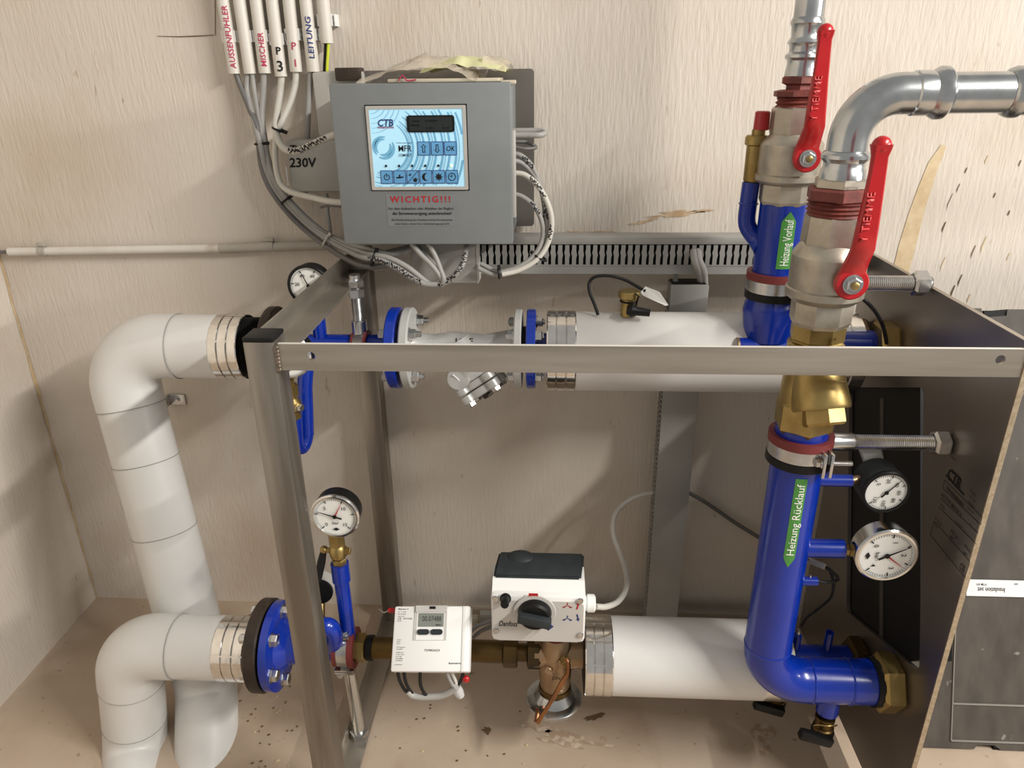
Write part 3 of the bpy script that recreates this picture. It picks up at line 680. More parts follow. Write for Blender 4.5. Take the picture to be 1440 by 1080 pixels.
# --- brass check valve on top of it
t = thing('check_valve', 'brass check valve with hexagon plug just under the front rail', 'valve', (XF, YF, zf(602)))
m = .00112
chain('upper_nut', 'brass', t, XF, YF, zf, [(452, 33), (455, 37), (474, 37), (476, 34), (478, 36), (481, 33)], m, 8, .2, 20)
text('size_mark', '2"', V((XF+.002, YF-.0405, zf(472))), X_, Z_, .010, 'dbrass', t, bold=.02, off=.001)
chain('body', 'brass', t, XF, YF, zf, [(479, 33), (482, 38), (492, 38), (510, 36), (545, 38), (575, 38)], m, 40)
chain('lower_nut', 'brass', t, XF, YF, zf, [(560, 36), (565, 42), (598, 42), (603, 38)], m, 6, .45, 20)
bd = V((.10, -.46, -.88)).normalized(); bs = V((XF+.003, YF-.002, zf(506)))
MB().lathe(bs, bd, [(0, .036), (.02, .040), (.050, .0425), (.074, .0445), (.079, .0425)], 40).obj('branch', 'brass', t)
MB().lathe(bs+bd*.076, bd, [(0, .034), (.024, .034), (.028, .031)], 6, .25).obj('hexagon_plug', 'brass', t, 20)
MB().torus(bs+bd*.040, bd, .0412, .0012, 40, 6, PI*1.1, PI*1.9).obj('cast_ridge', 'brass', t)
def ball_valve(label, X, Y, zfun, rows, hub, arm, m, knob):
    t = thing('ball_valve', label, 'valve', (X, Y, zfun(rows['low'][-1][0])))
    chain('upper_hexagon', 'nickel', t, X, Y, zfun, rows['top'], m, 8, .35, 20)
    bo = chain('body', 'nickel', t, X, Y, zfun, rows['body'], m, 48, 0, 18)
    chain('lower_hexagon', 'nickel', t, X, Y, zfun, rows['low'], m, 8, .30, 20)
    rbd = max(h for v, h in rows['body'])*m
    yh = Y-rbd-.006; hc = P(*hub, yh); s = S(hc)
    MB().cyl(V((hc.x, Y-rbd+.015, hc.z)), hc, .019).obj('stem_boss', 'nickel', t)
    # lever: lofted strip from the hub, cranked outward, swelling to a knob
    yo = yh-.004
    pts = []
    for (u, v, hw, dy, th) in arm:
        p = P(u, v, yo-dy); pts.append((p, hw*S(p), th))
    mb = MB(); rings = []
    for i, (p, hw, th) in enumerate(pts):
        a, b = pts[max(i-1, 0)][0], pts[min(i+1, len(pts)-1)][0]; tt = (b-a).normalized(); sd = tt.cross(Y_).normalized(); nn = sd.cross(tt).normalized()
        rings.append(mb.ring([p+sd*hw*cx+nn*th*cz for cx, cz in ((1, .3), (.86, 1), (0, 1.15), (-.86, 1), (-1, .3), (-1, -.6), (-.8, -1), (.8, -1), (1, -.6))]))
    mb.skin(rings)
    k = pts[-1]; mb.ball(k[0]-V((0, 0, .002)), k[1]*1.0, (1, .8, 1.0), 20)
    lv = mb.obj('lever', 'red', t, 40)
    MB().lathe(V((hc.x, yh+.002, hc.z)), -Y_, [(0, .0225), (.002, .0235), (.011, .0235), (.013, .0215)], 36).obj('lever_hub', 'red', t)
    hexbolt(MB(), V((hc.x, yh-.011, hc.z)), -Y_, .0115, .007, True).obj('nut', 'zinc', t, 25)
    MB().lathe(V((hc.x, yh-.018, hc.z)), -Y_, [(0, .006), (.005, .0055), (.006, .004)], 14).obj('spindle_end', 'brass', t)
    a, b = P(*knob[0], yo-knob[2]), P(*knob[1], yo-knob[3]); d = (b-a)
    tr = d.normalized(); tu = V((0, -1, 0)).cross(tr).normalized()
    text('embossed_lettering', 'Y TIEMME', a, tr, tu, .0105*knob[4], 'redlet', lv, width=d.length, bold=.02, off=.0, depth=.0016)
    return t
ball_valve('nearer ball valve with red lever standing above the front rail on the brass check valve', XF, YF, zf,
   dict(top=[(298, 34), (303, 40), (338, 42), (346, 40)], body=[(340, 38), (345, 43), (354, 48.5), (358, 50), (382, 50), (402, 50), (404, 52.5), (413, 52.5), (416, 50), (421, 44)], low=[(416, 41), (421, 42.5), (449, 42), (455, 39)]),
   (1195, 397), [(1193, 398, 19, 0, .005), (1196, 388, 18, 0, .006), (1201, 376, 16.5, .002, .0065), (1207, 363, 16, .010, .0065), (1213, 350, 16, .020, .0065), (1219, 320, 15, .024, .0065), (1227, 280, 13, .026, .006), (1234, 240, 11.5, .028, .006), (1237, 220, 11, .028, .0065), (1239, 210, 13, .028, .009), (1240, 203, 14, .028, .011)], 1.08e-3,
   ((1218.5, 341), (1230.5, 270), .0296, .0335, 1.0))
ball_valve('rear ball valve with red lever above the upper green arrow label', XR, YR, zr_,
   dict(top=[(150, 30), (153, 33), (186, 33), (192, 31)], body=[(188, 31), (192, 34), (199, 41), (202, 43), (225, 43), (243, 43), (245, 45.5), (252, 45.5), (255, 43), (258, 38)], low=[(253, 35), (257, 37), (281, 37), (286, 35)]),
   (1133, 222), [(1132, 223, 18, 0, .006), (1133, 214, 17, 0, .006), (1136, 204, 15.5, .002, .007), (1141, 190, 14.5, .010, .007), (1145, 178, 14, .022, .007), (1148, 150, 13, .026, .007), (1153, 110, 11, .028, .0065), (1158, 70, 9.5, .030, .0065), (1159.5, 56, 9.5, .030, .007), (1160.5, 48, 11, .030, .009), (1161, 43, 11.5, .030, .011)], 1.27e-3,
   ((1148, 170), (1156, 106), .0318, .0352, 1.1))
# --- reducers and galvanised press pipes
m = 1.03e-3
t = thing('threaded_reducer', 'red oxide reducer nipple on the nearer ball valve', 'fitting', (XF, YF, zf(306)))
chain('hexagon', 'primer', t, XF, YF, zf, [(263, 42), (266, 47), (279, 47), (282, 42)], m, 6, .3, 20)
chain('thread', 'primer', t, XF, YF, zf, [(281, 38), (283, 42), (286, 38.5), (289, 42), (292, 38.5), (295, 42), (298, 38.5), (301, 41), (304, 36)], m, 32)
t = thing('press_pipe', 'galvanised press pipe elbow turning right above the nearer ball valve', 'pipe', (XF, YF, zf(264)))
chain('hexagon', 'nickel', t, XF, YF, zf, [(250, 34), (252, 38), (262, 38), (264, 35)], m, 6, .3, 20)
chain('press_collar', 'gal', t, XF, YF, zf, [(211, 26), (213, 29), (217, 32), (222, 32), (226, 29), (228, 27.5), (235, 27.5), (238, 29.5), (251, 31)], m, 40)
zt = P(1300, 131, YF).z
path = fil([(XF, YF, zf(214)), (XF, YF, zt), (P(1285, 132, YF).x, YF, zt)], .062, 16)
MB().sweep(path, .0275, 36).obj('elbow', 'gal', t)
def hx(u): return P(u, 131, YF).x
MB().lathe((hx(1282), YF, zt), X_, [(0, .0275), (.002, .0295), (.02, .0295), (.024, .0285), (.028, .031), (.034, .0345), (.042, .0345), (.046, .031), (.048, .028)], 40).obj('press_collar', 'gal', t)
MB().cyl((hx(1322), YF, zt), (hx(1440)+1.3, YF, zt), .0268, seg=40).obj('pipe', 'gal', t)
MB().lathe((hx(1414), YF, zt), X_, [(0, .0275), (.003, .031), (.009, .0335), (.016, .0335), (.02, .030), (.06, .030)], 40).obj('press_collar', 'gal', t)
text('stamp', 'ooviw', V((XF-.012, YF-.0385, zf(261))), X_, Z_, .006, 'steel', t, off=.001, bold=.02)
m = 1.24e-3
t = thing('threaded_reducer', 'red oxide reducer nipple on the rear ball valve', 'fitting', (XR, YR, zr_(152)))
chain('hexagon', 'primer', t, XR, YR, zr_, [(107, 24), (109, 27), (117, 27), (119, 22), (120, 20), (127, 20)], m, 6, .3, 20)
chain('flange_hexagon', 'primer', t, XR, YR, zr_, [(126, 25), (128, 34), (135, 34), (137, 28)], m, 8, .3, 20)
chain('thread', 'primer', t, XR, YR, zr_, [(136, 26), (138, 29), (141, 26.5), (144, 30), (147, 27), (150, 30), (153, 27)], m, 32)
t = thing('press_pipe', 'galvanised press pipe rising to the ceiling from the rear ball valve', 'pipe', (XR, YR, zr_(108)))
chain('press_collar', 'gal', t, XR, YR, zr_, [(24, 20), (28, 22), (33, 22.5), (37, 20.5), (45, 20), (52, 19.5), (56, 21.5), (60, 23.5), (63, 21), (66, 20), (73, 20), (77, 24), (81, 24.5), (85, 21), (90, 20.5), (97, 21.5), (107, 22.5)], m, 40)
MB().cyl((XR, YR, zr_(30)), (XR, YR, 2.6), .0245, seg=36).obj('pipe', 'gal', t)
# --- supply pipe (rear): blue column, T piece and level run into the side plate
m = 1.35e-3
ZT = zr_(482)
t = thing('header_pipe', 'blue supply pipe with green upward arrow label behind the nearer ball valve', 'pipe', (XR, YR, ZT-.05))
chain('pipe', 'blue', t, XR, YR, zr_, [(285, 31.5), (404, 31.5), (416, 32), (426, 36.5), (436, 38.5), (455, 36), (475, 31)], m, 40)
MB().cyl((P(1037, 485, YR-.02).x, YR-.02, ZT), (.62, YR-.02, ZT), .0165, seg=24).obj('header', 'blue', t)
MB().lathe((P(1037, 485, YR-.02).x-.002, YR-.02, ZT), X_, [(0, .012), (0, .017), (.004, .017)], 24, cap=False).obj('cut_end', 'bronze', t)
MB().cyl((.47, YR, ZT), (.655, YR, ZT), .0265, seg=28).obj('outlet', 'blue', t)
MB().lathe((.632, YR-.01, ZT+.004), X_, [(0, .040), (.006, .046), (.03, .046), (.036, .042)], 6, PI/6).obj('union_nut', 'brass', t, 20)
pipe_label(t, XR, YR, 31.5*m, zr_(371), zr_(292), .013, .0130, 1, 'Heizung Vorlauf', .0155, .006)
# --- rear union nut at the end of the upper insulated pipe
t = thing('union_nut', 'brass union nut at the right end of the upper insulated pipe', 'nut', (.64, YU+.06, ZU-.04))
MB().lathe((.628, YU+.06, ZU+.012), X_, [(0, .034), (.005, .040), (.03, .040), (.036, .036)], 6).obj('hexagon', 'bronze', t, 20)
MB().cyl((.60, YU+.06, ZU+.012), (.63, YU+.06, ZU+.012), .028).obj('tail', 'bronze', t)
# --- lower rear header
t = thing('header_pipe', 'lower rear blue pipe with two upright pocket stubs behind the bent return pipe', 'pipe', (.5, 1.24, .23))
YH = 1.24; ZH = P(1165, 930, YH).z
MB().cyl((P(1085, 930, YH).x, YH, ZH), (.65, YH, ZH), .034, seg=32).obj('pipe', 'blue', t)
MB().lathe((.634, YH, ZH), X_, [(0, .047), (.006, .054), (.028, .054), (.034, .048)], 6, PI/6).obj('union_nut', 'dbrass', t, 20)
for u, v in ((1122, 893), (1167, 889)):
    p = P(u, v, YH); MB().lathe((p.x, YH, ZH), Z_, [(0, .0085), (p.z-ZH, .0085), (p.z-ZH, .0045), (p.z-ZH-.006, .004)], 18).obj('sensor_pocket', 'blue', t)
    if u < 1150: hexbolt(MB(), (p.x, YH, p.z), Z_, .004, .014, False).obj('sensor_tip', 'zinc', t)
MB().cyl((.5, YH, ZH-.02), (.5, YH, ZH-.08), .018).obj('drain_stub', 'blue', t)
# --- drain cocks under both headers
def drain(label, c, m_body):
    t = thing('drain_cock', label, 'valve', c-V((0, 0, .05)))
    MB().lathe(c, -Z_, [(0, .019), (.008, .019), (.009, .016), (.026, .017), (.028, .020), (.032, .020)], 20).obj('body', m_body, t)
    MB().lathe(c-V((0, 0, .034)), -Z_, [(0, .020), (.004, .022), (.024, .021), (.03, .017)], 20).obj('cap', 'black', t)
    a = c+V((0, -.016, -.030)); MB().obox(a+V((-.022, -.008, -.004)), V((.95, 0, -.3)).normalized(), Y_, V((.3, 0, .95)).normalized(), .034, .009, .010, .004).obj('lever', 'black', t)
    MB().sweep(cr_path([c+V((-.02, -.012, -.03)), c+V((-.024, -.014, -.012)), c+V((0, -.02, -.006)), c+V((.02, -.012, -.012)), c+V((.018, 0, -.03))]), .0012, 6).obj('cap_strap', 'brass', t)
drain('black capped drain cock hanging under the bent return pipe at the lower right', P(1161, 1006, YF), 'dbrass')
drain('dark drain cock behind the other one under the lower rear blue pipe', V((.5, YH, ZH-.078)), 'dbrass')

# ------------------------------------------------------------------ safety valve left of the rear ball valve
YS = 1.43; xs_ = P(1066, 220, YS).x
def zs(v): return P(1066, v, YS).z
t = thing('safety_valve', 'small brass safety valve with red cap left of the rear ball valve', 'valve', (xs_, YS, zs(335)))
MB().lathe((xs_, YS, zs(183)), Z_, [(0, .013), (.001, .0145), (zs(156)-zs(183)-.002, .0135), (zs(156)-zs(183), .011)], 24).obj('cap', 'red', t)
MB().lathe((xs_-.004, YS, zs(190)), Z_, [(0, .012), (.01, .012)], 20).obj('neck', 'brass', t)
MB().lathe((xs_-.006, YS, zs(256)), Z_, [(0, .014), (.004, .0165), (zs(205)-zs(256), .0165), (zs(203)-zs(256), .0205), (zs(193)-zs(256), .0205), (zs(190)-zs(256), .018)], 28).obj('body', 'brass', t)
MB().sweep(cr_path([(xs_-.007, YS, zs(256)), (xs_-.008, YS, zs(285)), (xs_-.006, YS, zs(315)), (xs_+.012, YS-.01, zs(335)), (XR-.03, YR, zs(345))]), .0165, 20).obj('branch_pipe', 'blue', t)
MB().torus((xs_-.0078, YS, zs(286)), Z_, .0165, .002).obj('weld_seam', 'blue', t)

# ------------------------------------------------------------------ clamps with threaded rods on the right
def hclamp(label, X, Y, z, r, rodx0, rody, rodz, xr0, nut_x, rr):
    t = thing('pipe_clamp', label, 'clamp', (X, Y, z-.03))
    for dz, nm, mm, k in ((0, 'band', 'zinc', 0), (.018, 'rubber_lining', 'rubber', 0), (-.019, 'rubber_lining', 'black', 0)):
        ring(MB(), (X, Y, z+dz), Z_, r+.0005, r+(.0085 if nm == 'band' else .0095), .022 if nm == 'band' else .014, 44).obj(nm, mm, t)
    ex = X+r*.42; ey = Y-r*.98
    MB().obox(V((ex+.004, ey-.008, z-.006)), X_, Y_, Z_, .0025, .012, .021, .001).obj('clamp_ear', 'zinc', t); MB().obox(V((ex+.016, ey-.006, z-.006)), X_, Y_, Z_, .0025, .012, .021, .001).obj('clamp_ear', 'zinc', t)
    hexbolt(MB(), (ex+.001, ey-.010, z-.004), -X_, .0075, .007, True, 0).obj('clamp_screw', 'zinc', t, 25)
    rod(MB(), (ex+.018, ey-.010, z-.004), (ex+.05, ey-.010, z-.004), .0042, .002, 12).obj('screw_thread', 'zinc', t)
    rod(MB(), (xr0, rody, rodz), (.668, rody, rodz), rr, .0034, 24).obj('threaded_rod', 'zinc', t)
    MB().lathe((X+r*.8, rody, rodz), X_, [(0, rr*1.1), (xr0-X-r*.8+.015, rr*1.25), (xr0-X-r*.8+.018, rr*1.1)], 20).obj('rod_socket', 'zinc', t)
    MB().lathe((nut_x, rody, rodz), X_, [(0, rr*1.35), (.004, rr*1.7), (.022, rr*1.7), (.026, rr*1.4)], 6).obj('nut', 'zinc', t, 20)
hclamp('lined pipe clamp with long threaded rod across the side plate opening', XF, YF, zf(627), rb, 0, YF+.02, P(1245, 622, YF+.02).z, P(1185, 620, YF+.02).x, .640, .0128)
hclamp('lined pipe clamp on the blue supply pipe below its green label', XR, YR, zr_(399), 31.5*1.35e-3, 0, 1.30, P(1240, 398, 1.30).z, XR+.055, .636, .0135)

# ------------------------------------------------------------------ gauges on the return pipe
c = P(1246, 692, 1.085); g = gauge('black thermometer on the upper stub of the blue return pipe', c, .0385, .052, math.radians(92), 'black', numbers=('0', '20', '40', '60', '80', '100', '120'), needle=math.radians(-52), unit='', name='thermometer', cat='thermometer', emblem=False, body='char')
MB().cyl((P(1194, 676, YF).x, YF, P(1194, 676, YF).z), (c.x-.03, YF+.004, c.z+.008), .007).obj('stem', 'bronze', g)
p = P(1228, 655, 1.135); MB().obox(p+V((0, .01, .012)), V((.9, 0, .43)), Y_, V((-.43, 0, .9)), .016, .008, .022, .003).obj('immersion_clip', 'lgrey', g)
c = P(1247, 781, 1.080); g = gauge('large chrome rimmed pressure gauge with red marker on the lower blue stub', c, .0515, .034, math.radians(88), 'chrome', numbers=('0', '1', '2', '3', '4'), needle=math.radians(-26), marker=math.radians(40), body='chrome')
p0 = V((P(1185, 771, YF).x, YF-.004, P(1185, 771, YF).z))
MB().lathe(p0, X_, [(0, .010), (.008, .010), (.009, .0125), (.020, .0125), (.021, .008), (.05, .008)], 6).obj('brass_nipple', 'brass', g, 20)

# ------------------------------------------------------------------ black foam box leaning behind the side plate
th = math.radians(20); O0 = PZ(1440, 1056, .004); bu = V((0, math.sin(th), math.cos(th))); bn = V((0, -math.cos(th), math.sin(th)))
O0 = V((.735, O0.y, .004)); bx1 = 1.35 - .735; LH, TH = .985, .14
def fc(u, v):     # pixel -> (across, up) on the leaning face
    d = ray(u, v); k = (O0-CAM).dot(bn)/d.dot(bn); q = CAM+d*k-O0; return q.x, q.dot(bu)
def F3(a, b, l=0): return O0+X_*a+bu*b+bn*l
t = thing('insulation_box', 'large black foam insulation box leaning on the wall behind the steel side plate', 'box', (1.05, O0.y+.2, 0))
n0, n1, n2 = fc(1370, 1052)[0], fc(1408, 1054)[0], fc(1398, 1050)[0]; t0, t1 = fc(1384, 437)[0], fc(1417, 437)[0]
LH = fc(1440, 435)[1]
out = [(0, 0), (n0, 0), (n0+.006, .010), (n2, .010), (n1, 0), (bx1, 0), (bx1, LH), (t1, LH), (t1-.002, LH-.014), (t0, LH-.018), (t0-.006, LH+.002), (t0-.03, LH+.002), (t0-.034, LH), (0, LH)]
holed(MB(), out, [], lambda x, z: F3(x, z), -bn*TH).obj('body', 'epp', t, 0)
MB().obox(F3((n2+n1)/2, .004, -.03), X_, bu, bn, (n1-n2)/2-.001, .006, .026).obj('notch_shade', 'black', t, 0)  # black block set in as the shade inside the notch
MB().obox(F3((t0+t1)/2, LH-.010, -.012), X_, bu, bn, (t1-t0)/2-.002, .007, .009).obj('dark_slot', 'black', t, 0)
ga = fc(1339, 985)[0]
for v in (989, 1041): MB().obox(F3((ga+bx1-.02)/2, fc(1339, v)[1], 0), X_, bu, bn, (bx1-.02-ga)/2, .0018, .0035, .001).obj('moulded_ridge', 'eppr', t)
b0_ = fc(1339, 1041)[1]; MB().obox(F3(ga, (b0_+LH-.03)/2, 0), X_, bu, bn, .0014, (LH-.03-b0_)/2, .003, .001).obj('moulded_ridge', 'eppr', t)
la, lb1, lb0 = fc(1358, 825)[0], fc(1400, 815)[1], fc(1400, 838)[1]
lb = MB().obox(F3((la+bx1-.1)/2, (lb0+lb1)/2, .0035), X_, bu, bn, (bx1-.1-la)/2, (lb1-lb0)/2, .0006).obj('paper_label', 'paper', t, 0)
for s_, u, v, h, wd_ in (('Insulation set', 1412, 826, .0105, .058), ('VTM 471', 1386, 819.5, .005, .022), ('set', 1430, 819.5, .005, None)):
    q = fc(u, v); text('lettering', s_, F3(q[0], q[1], .0042), -X_, -bu, h, 'ink', lb, width=wd_, off=.0004, bold=.01)

# dark foam shell wedged between the side plate and the box, filling the tilted opening
t = thing('foam_shell', 'black foam shell behind the tilted opening of the side plate', 'foam shell', (.705, 1.28, .3))
pg = [PX(u, v, .70) for u, v in ((1204, 530), (1312, 530), (1312, 929), (1296, 931), (1273, 926), (1262, 924), (1204, 880))]
MB().prism([V((.6775, p.y, p.z)) for p in pg], (.0565, 0, 0)).obj('shell', 'black', t, 0)
pg = [PX(u, v, .6775) for u, v in ((1239, 560), (1243, 560), (1242, 900), (1238, 898))]
MB().prism([V((.6755, p.y, p.z)) for p in pg], (.003, 0, 0)).obj('moulded_ridge', 'epp', t, 0)

# ------------------------------------------------------------------ slotted cable ducts
t = thing('slotted_duct', 'grey slotted cable duct running level on the wall above the thick pipe', 'cable duct', (.15, 1.6, .994))
dx0, dx1, dz0, dz1, dy = P(640, 380, 1.552).x, .64, P(760, 385, 1.552).z, P(760, 333, 1.552).z, 1.552
hgt = dz1-dz0
MB().box((dx0, 1.596, dz0), (dx1, 1.5995, dz1-.002)).box((dx0, dy+.002, dz0), (dx1, 1.596, dz0+.002)).obj('back', 'duct', t, 0)
MB().box((dx0, dy, dz0), (dx1, dy+.0025, dz0+hgt*.25)).box((dx0, dy-.0012, dz0+hgt*.22), (dx1, dy+.001, dz0+hgt*.25)).obj('lower_wall', 'duct', t, 0)
MB().box((dx0, dy-.003, dz0+hgt*.80), (dx1, 1.5995, dz1), .002).obj('lid', 'duct', t)
sp = P(1000, 360, dy).x-P(990, 360, dy).x
fing = None; x = dx0
while x < dx1:
    if fing is None:
        w1 = sp*.60
        pl = [(0, 0), (w1, 0), (w1, .010), (w1+sp*.12, .015), (w1, .021), (w1, .031), (0, .031), (0, .024), (-sp*.12, .019), (0, .014)]
        k = hgt*.53/.031
        fing = holed(MB(), pl, [], lambda a, b: V((dx0+a, dy, dz0+hgt*.25+b*k)), (0, .0022, 0)).obj('finger', 'duct', t, 0)
    else: child_at(fing, t, V((x-dx0, 0, 0))+wloc(t)+V(fing.location))
    x += sp
MB().box((dx0, 1.590, dz0+.003), (dx1, 1.594, dz1-.003)).obj('slot_shade_strip', 'slot', t, 0)  # black strip painting the shade behind the slots, no wiring modelled
t = thing('cable_duct', 'vertical grey cable duct passing behind both white insulated pipes', 'cable duct', (.305, 1.6, .02))
vx0, vx1 = P(943, 420, 1.545).x, P(995, 420, 1.545).x; vz = P(970, 401, 1.545).z
MB().box((vx0, 1.550, .012), (vx1, 1.5995, vz-.002)).obj('channel', 'duct', t, 0)
MB().box((vx0-.001, 1.545, .012), (vx1+.001, 1.553, vz), .0015).obj('lid', 'duct', t)
fing = None; z = .03
while z < .93:
    if fing is None: fing = MB().box((vx0-.0035, 1.556, z), (vx0-.0005, 1.592, z+.0065)).obj('finger', 'duct', t, 0)
    else: child_at(fing, t, wloc(fing)+V((0, 0, z-.03)))
    z += .0125
MB().box((vx0+.004, 1.556, vz-.01), (vx1-.004, 1.597, vz+.001)).obj('dark_opening', 'black', t)
MB().obox(P(950, 388, 1.575), X_, Y_, Z_, .005, .004, .014, .001).obj('lid_tab', 'duct', t)
for k, du in enumerate((0, 6)):
    tag(MB().sweep(cr_path([P(975+du, 352, 1.558), P(977+du, 366, 1.540), P(983+du, 380, 1.545), P(986+du*.8, 396, 1.57), P(985+du*.8, 410, 1.58)]), .0078, 12).obj('cable_sleeve', 'tape'), ('grey corrugated sleeve dropping from the slotted duct, left one of the pair', 'grey corrugated sleeve dropping from the slotted duct, right one of the pair')[k], 'cable sleeve')

# ------------------------------------------------------------------ controller and its backing plate
p0, p1 = P(700, 97, 1.64), P(751, 318, 1.64)
a = holed(MB(), rrect(-.40, p1.z, p1.x, p0.z, .008), [], lambda x, z: V((x, 1.640, z)), (0, .003, 0)); a.box((-.30, 1.643, 1.12), (-.10, 1.6695, 1.38))
tag(a.obj('backing_plate', 'plate', None, 0), 'upright stainless plate on the wall behind the grey controller box', 'plate')
CY = 1.44; cx0, cx1 = -.417, -.0785; cz0, cz1 = 1.091, 1.389
t = thing('controller', 'grey heating controller box with lit blue display foil and red warning text', 'controller', (-.25, 1.5, cz0))
MB().box((cx0, CY, cz0), (cx1, CY+.035, cz1), .004).obj('front_cover', 'grey', t)
MB().box((cx0+.004, CY+.036, cz0+.006), (cx1-.002, 1.640, cz1-.003), .003).obj('housing', 'grey', t)
MB().box((cx1-.002, CY+.012, cz0+.05), (cx1+.006, CY+.03, cz1-.085), .002).obj('side_hinge', 'lgrey', t)
def fp(u, v): p = P(u, v, CY); return p
def fxz(u, v): p = P(u, v, CY); return p.x, p.z
bx = [fxz(514, 149), fxz(654, 150), fxz(660, 266), fxz(525, 267)]
X0, X1 = fxz(514, 149)[0], fxz(655, 150)[0]; Zt, Zb = fxz(514, 149)[1], fxz(523, 267)[1]
fr_ = holed(MB(), rrect(X0, Zb, X1, Zt, .002), [rrect(X0+.006, Zb+.006, X1-.006, Zt-.006, .002)], lambda x, z: V((x, CY-.0035, z)), (0, .004, 0)).obj('display_frame', 'lgrey', t, 0)
MB().box((X0-.002, CY-.0006, Zb-.002), (X1+.002, CY+.001, Zt+.002)).obj('frame_gap', 'black', t, 0)
fo = MB().box((X0+.005, CY-.0022, Zb+.005), (X1-.005, CY-.0004, Zt-.005)).obj('display_foil', 'skyb', t, 0)
FX0, FX1, FZ0, FZ1 = X0+.005, X1-.005, Zb+.005, Zt-.005; fwid, fhgt = FX1-FX0, FZ1-FZ0
def D(a, b, y=-.0026): return V((FX0+fwid*a, CY+y, FZ1-fhgt*b))     # a, b in 0..1 from the top left of the foil
# printed waves: rings around a point at the left
wc = (.13, .48)
def inside(p): return FX0+.001 < p.x < FX1-.001 and FZ0+.001 < p.z < FZ1-.001
def arcs(cx, cz, radii, wd, m, a0, a1, nm):
    for r in radii:
        run = []
        def flush():
            if len(run) > 2:
                mb = MB(); mb.grid([[p for p, q in run], [q for p, q in run]]); mb.obj(nm, m, fo, 0)
            run.clear()
        for k in range(65):
            a = a0+(a1-a0)*k/64; w2 = wd*(.3+.7*math.sin(PI*k/64))
            e = V((math.cos(a), 0, math.sin(a))); c = D(cx, cz)
            p, q = c+e*(r-w2/2), c+e*(r+w2/2)
            if inside(p) and inside(q): run.append((p, q))
            else: flush()
        flush()
arcs(.13, .48, [fhgt*k for k in (.34, .40, .47, .55, .63, .71, .80, .89, .98, 1.07, 1.16, 1.25, 1.33)], fhgt*.030, 'wave', -PI*.60, PI*.30, 'wave_print')
arcs(.13, .48, [fhgt*k for k in (.37, .51, .67, .84, 1.02, 1.2)], fhgt*.018, 'wave2', -PI*.60, PI*.28, 'wave_print')
arcs(.13, .48, [fhgt*.10, fhgt*.14], fhgt*.045, 'wave', -PI*.65, PI*.15, 'wave_print'); arcs(.13, .48, [fhgt*.13, fhgt*.10], fhgt*.04, 'wave', PI*.42, PI*1.25, 'wave_print')
arcs(.02, -.10, [fhgt*k for k in (.16, .22, .28, .34, .40)], fhgt*.012, 'wave2', -PI*.5, 0, 'wave_print')
def key(a, b, s, nm='key'):
    c = D(a, b, 0); k = MB().box((c.x-s/2, CY-.0034, c.z-s*.52), (c.x+s/2, CY-.002, c.z+s*.52), .0006).obj(nm, 'key', fo, 0)
    e = s*.54; 
    rim = holed(MB(), rrect(c.x-s*.52, c.z-s*.55, c.x+s*.52, c.z+s*.55, .001), [rrect(c.x-s*.47, c.z-s*.50, c.x+s*.47, c.z+s*.50, .001)], lambda x, z: V((x, CY-.00345, z)), (0, .0008, 0)).obj('key_outline', 'blueink', fo, 0)
    return c+V((0, -.0038, 0))
ks = fwid*.128
def poly(c, pts, s, m='ink', nm='key_symbol'): MB().face([c+V((x*s, 0, z*s)) for x, z in pts]).obj(nm, m, fo, 0)
def ringp(c, r, w_, a0=0, a1=2*PI, nm='key_symbol'):
    mb = MB(); mb.grid([[c+V((math.cos(a0+(a1-a0)*k/24), 0, math.sin(a0+(a1-a0)*k/24)))*(r-w_) for k in range(25)], [c+V((math.cos(a0+(a1-a0)*k/24), 0, math.sin(a0+(a1-a0)*k/24)))*r for k in range(25)]]); mb.obj(nm, 'ink', fo, 0)
text('lettering', 'CTB', D(.085, .215, -.0024), X_, Z_, fhgt*.085, 'blueink', fo, width=fwid*.165, bold=.03, shear=.15)
text('lettering', 'WÄRMETECHNIK', D(.085, .245, -.0024), X_, Z_, fhgt*.018, 'redink', fo, width=fwid*.18, bold=.02)
MB().box((D(.085, .22).x, CY-.0026, D(0, .228).z), (D(.255, 0).x, CY-.0024, D(0, .222).z)).obj('printed_line', 'blueink', fo, 0)
text('lettering', 'MFR', D(.29, .535, -.0024), X_, Z_, fhgt*.078, 'ink', fo, width=fwid*.14, bold=.012)
text('lettering', 'COMPACT', D(.29, .60, -.0024), X_, Z_, fhgt*.035, 'ink', fo, width=fwid*.14, bold=.012)
text('lettering', 'Heizungsregler', D(.275, .432, -.0024), X_, Z_, fhgt*.016, 'blueink', fo, width=fwid*.17)
a, b = D(.40, .085), D(.905, .295); 
MB().prism([V((x, CY-.0042, z)) for x, z in rrect(a.x, b.z, b.x, a.z, .005)], (0, .0022, 0)).obj('lcd_bezel', 'black', fo, 0)
a, b = D(.43, .105), D(.88, .275); ld = MB().box((a.x, CY-.0046, b.z), (b.x, CY-.004, a.z)).obj('lcd', 'lcd', fo, 0)
for s, x, z in (('Datum', .46, .165), ('21.04.2024', .60, .165), ('Heizung', .44, .215), ('VL 48 C', .60, .255), ('RL 39', .78, .255)): text('lcd_text', s, D(x, z, -.0047), X_, Z_, fhgt*.025, 'lcdink', ld, bold=.02)
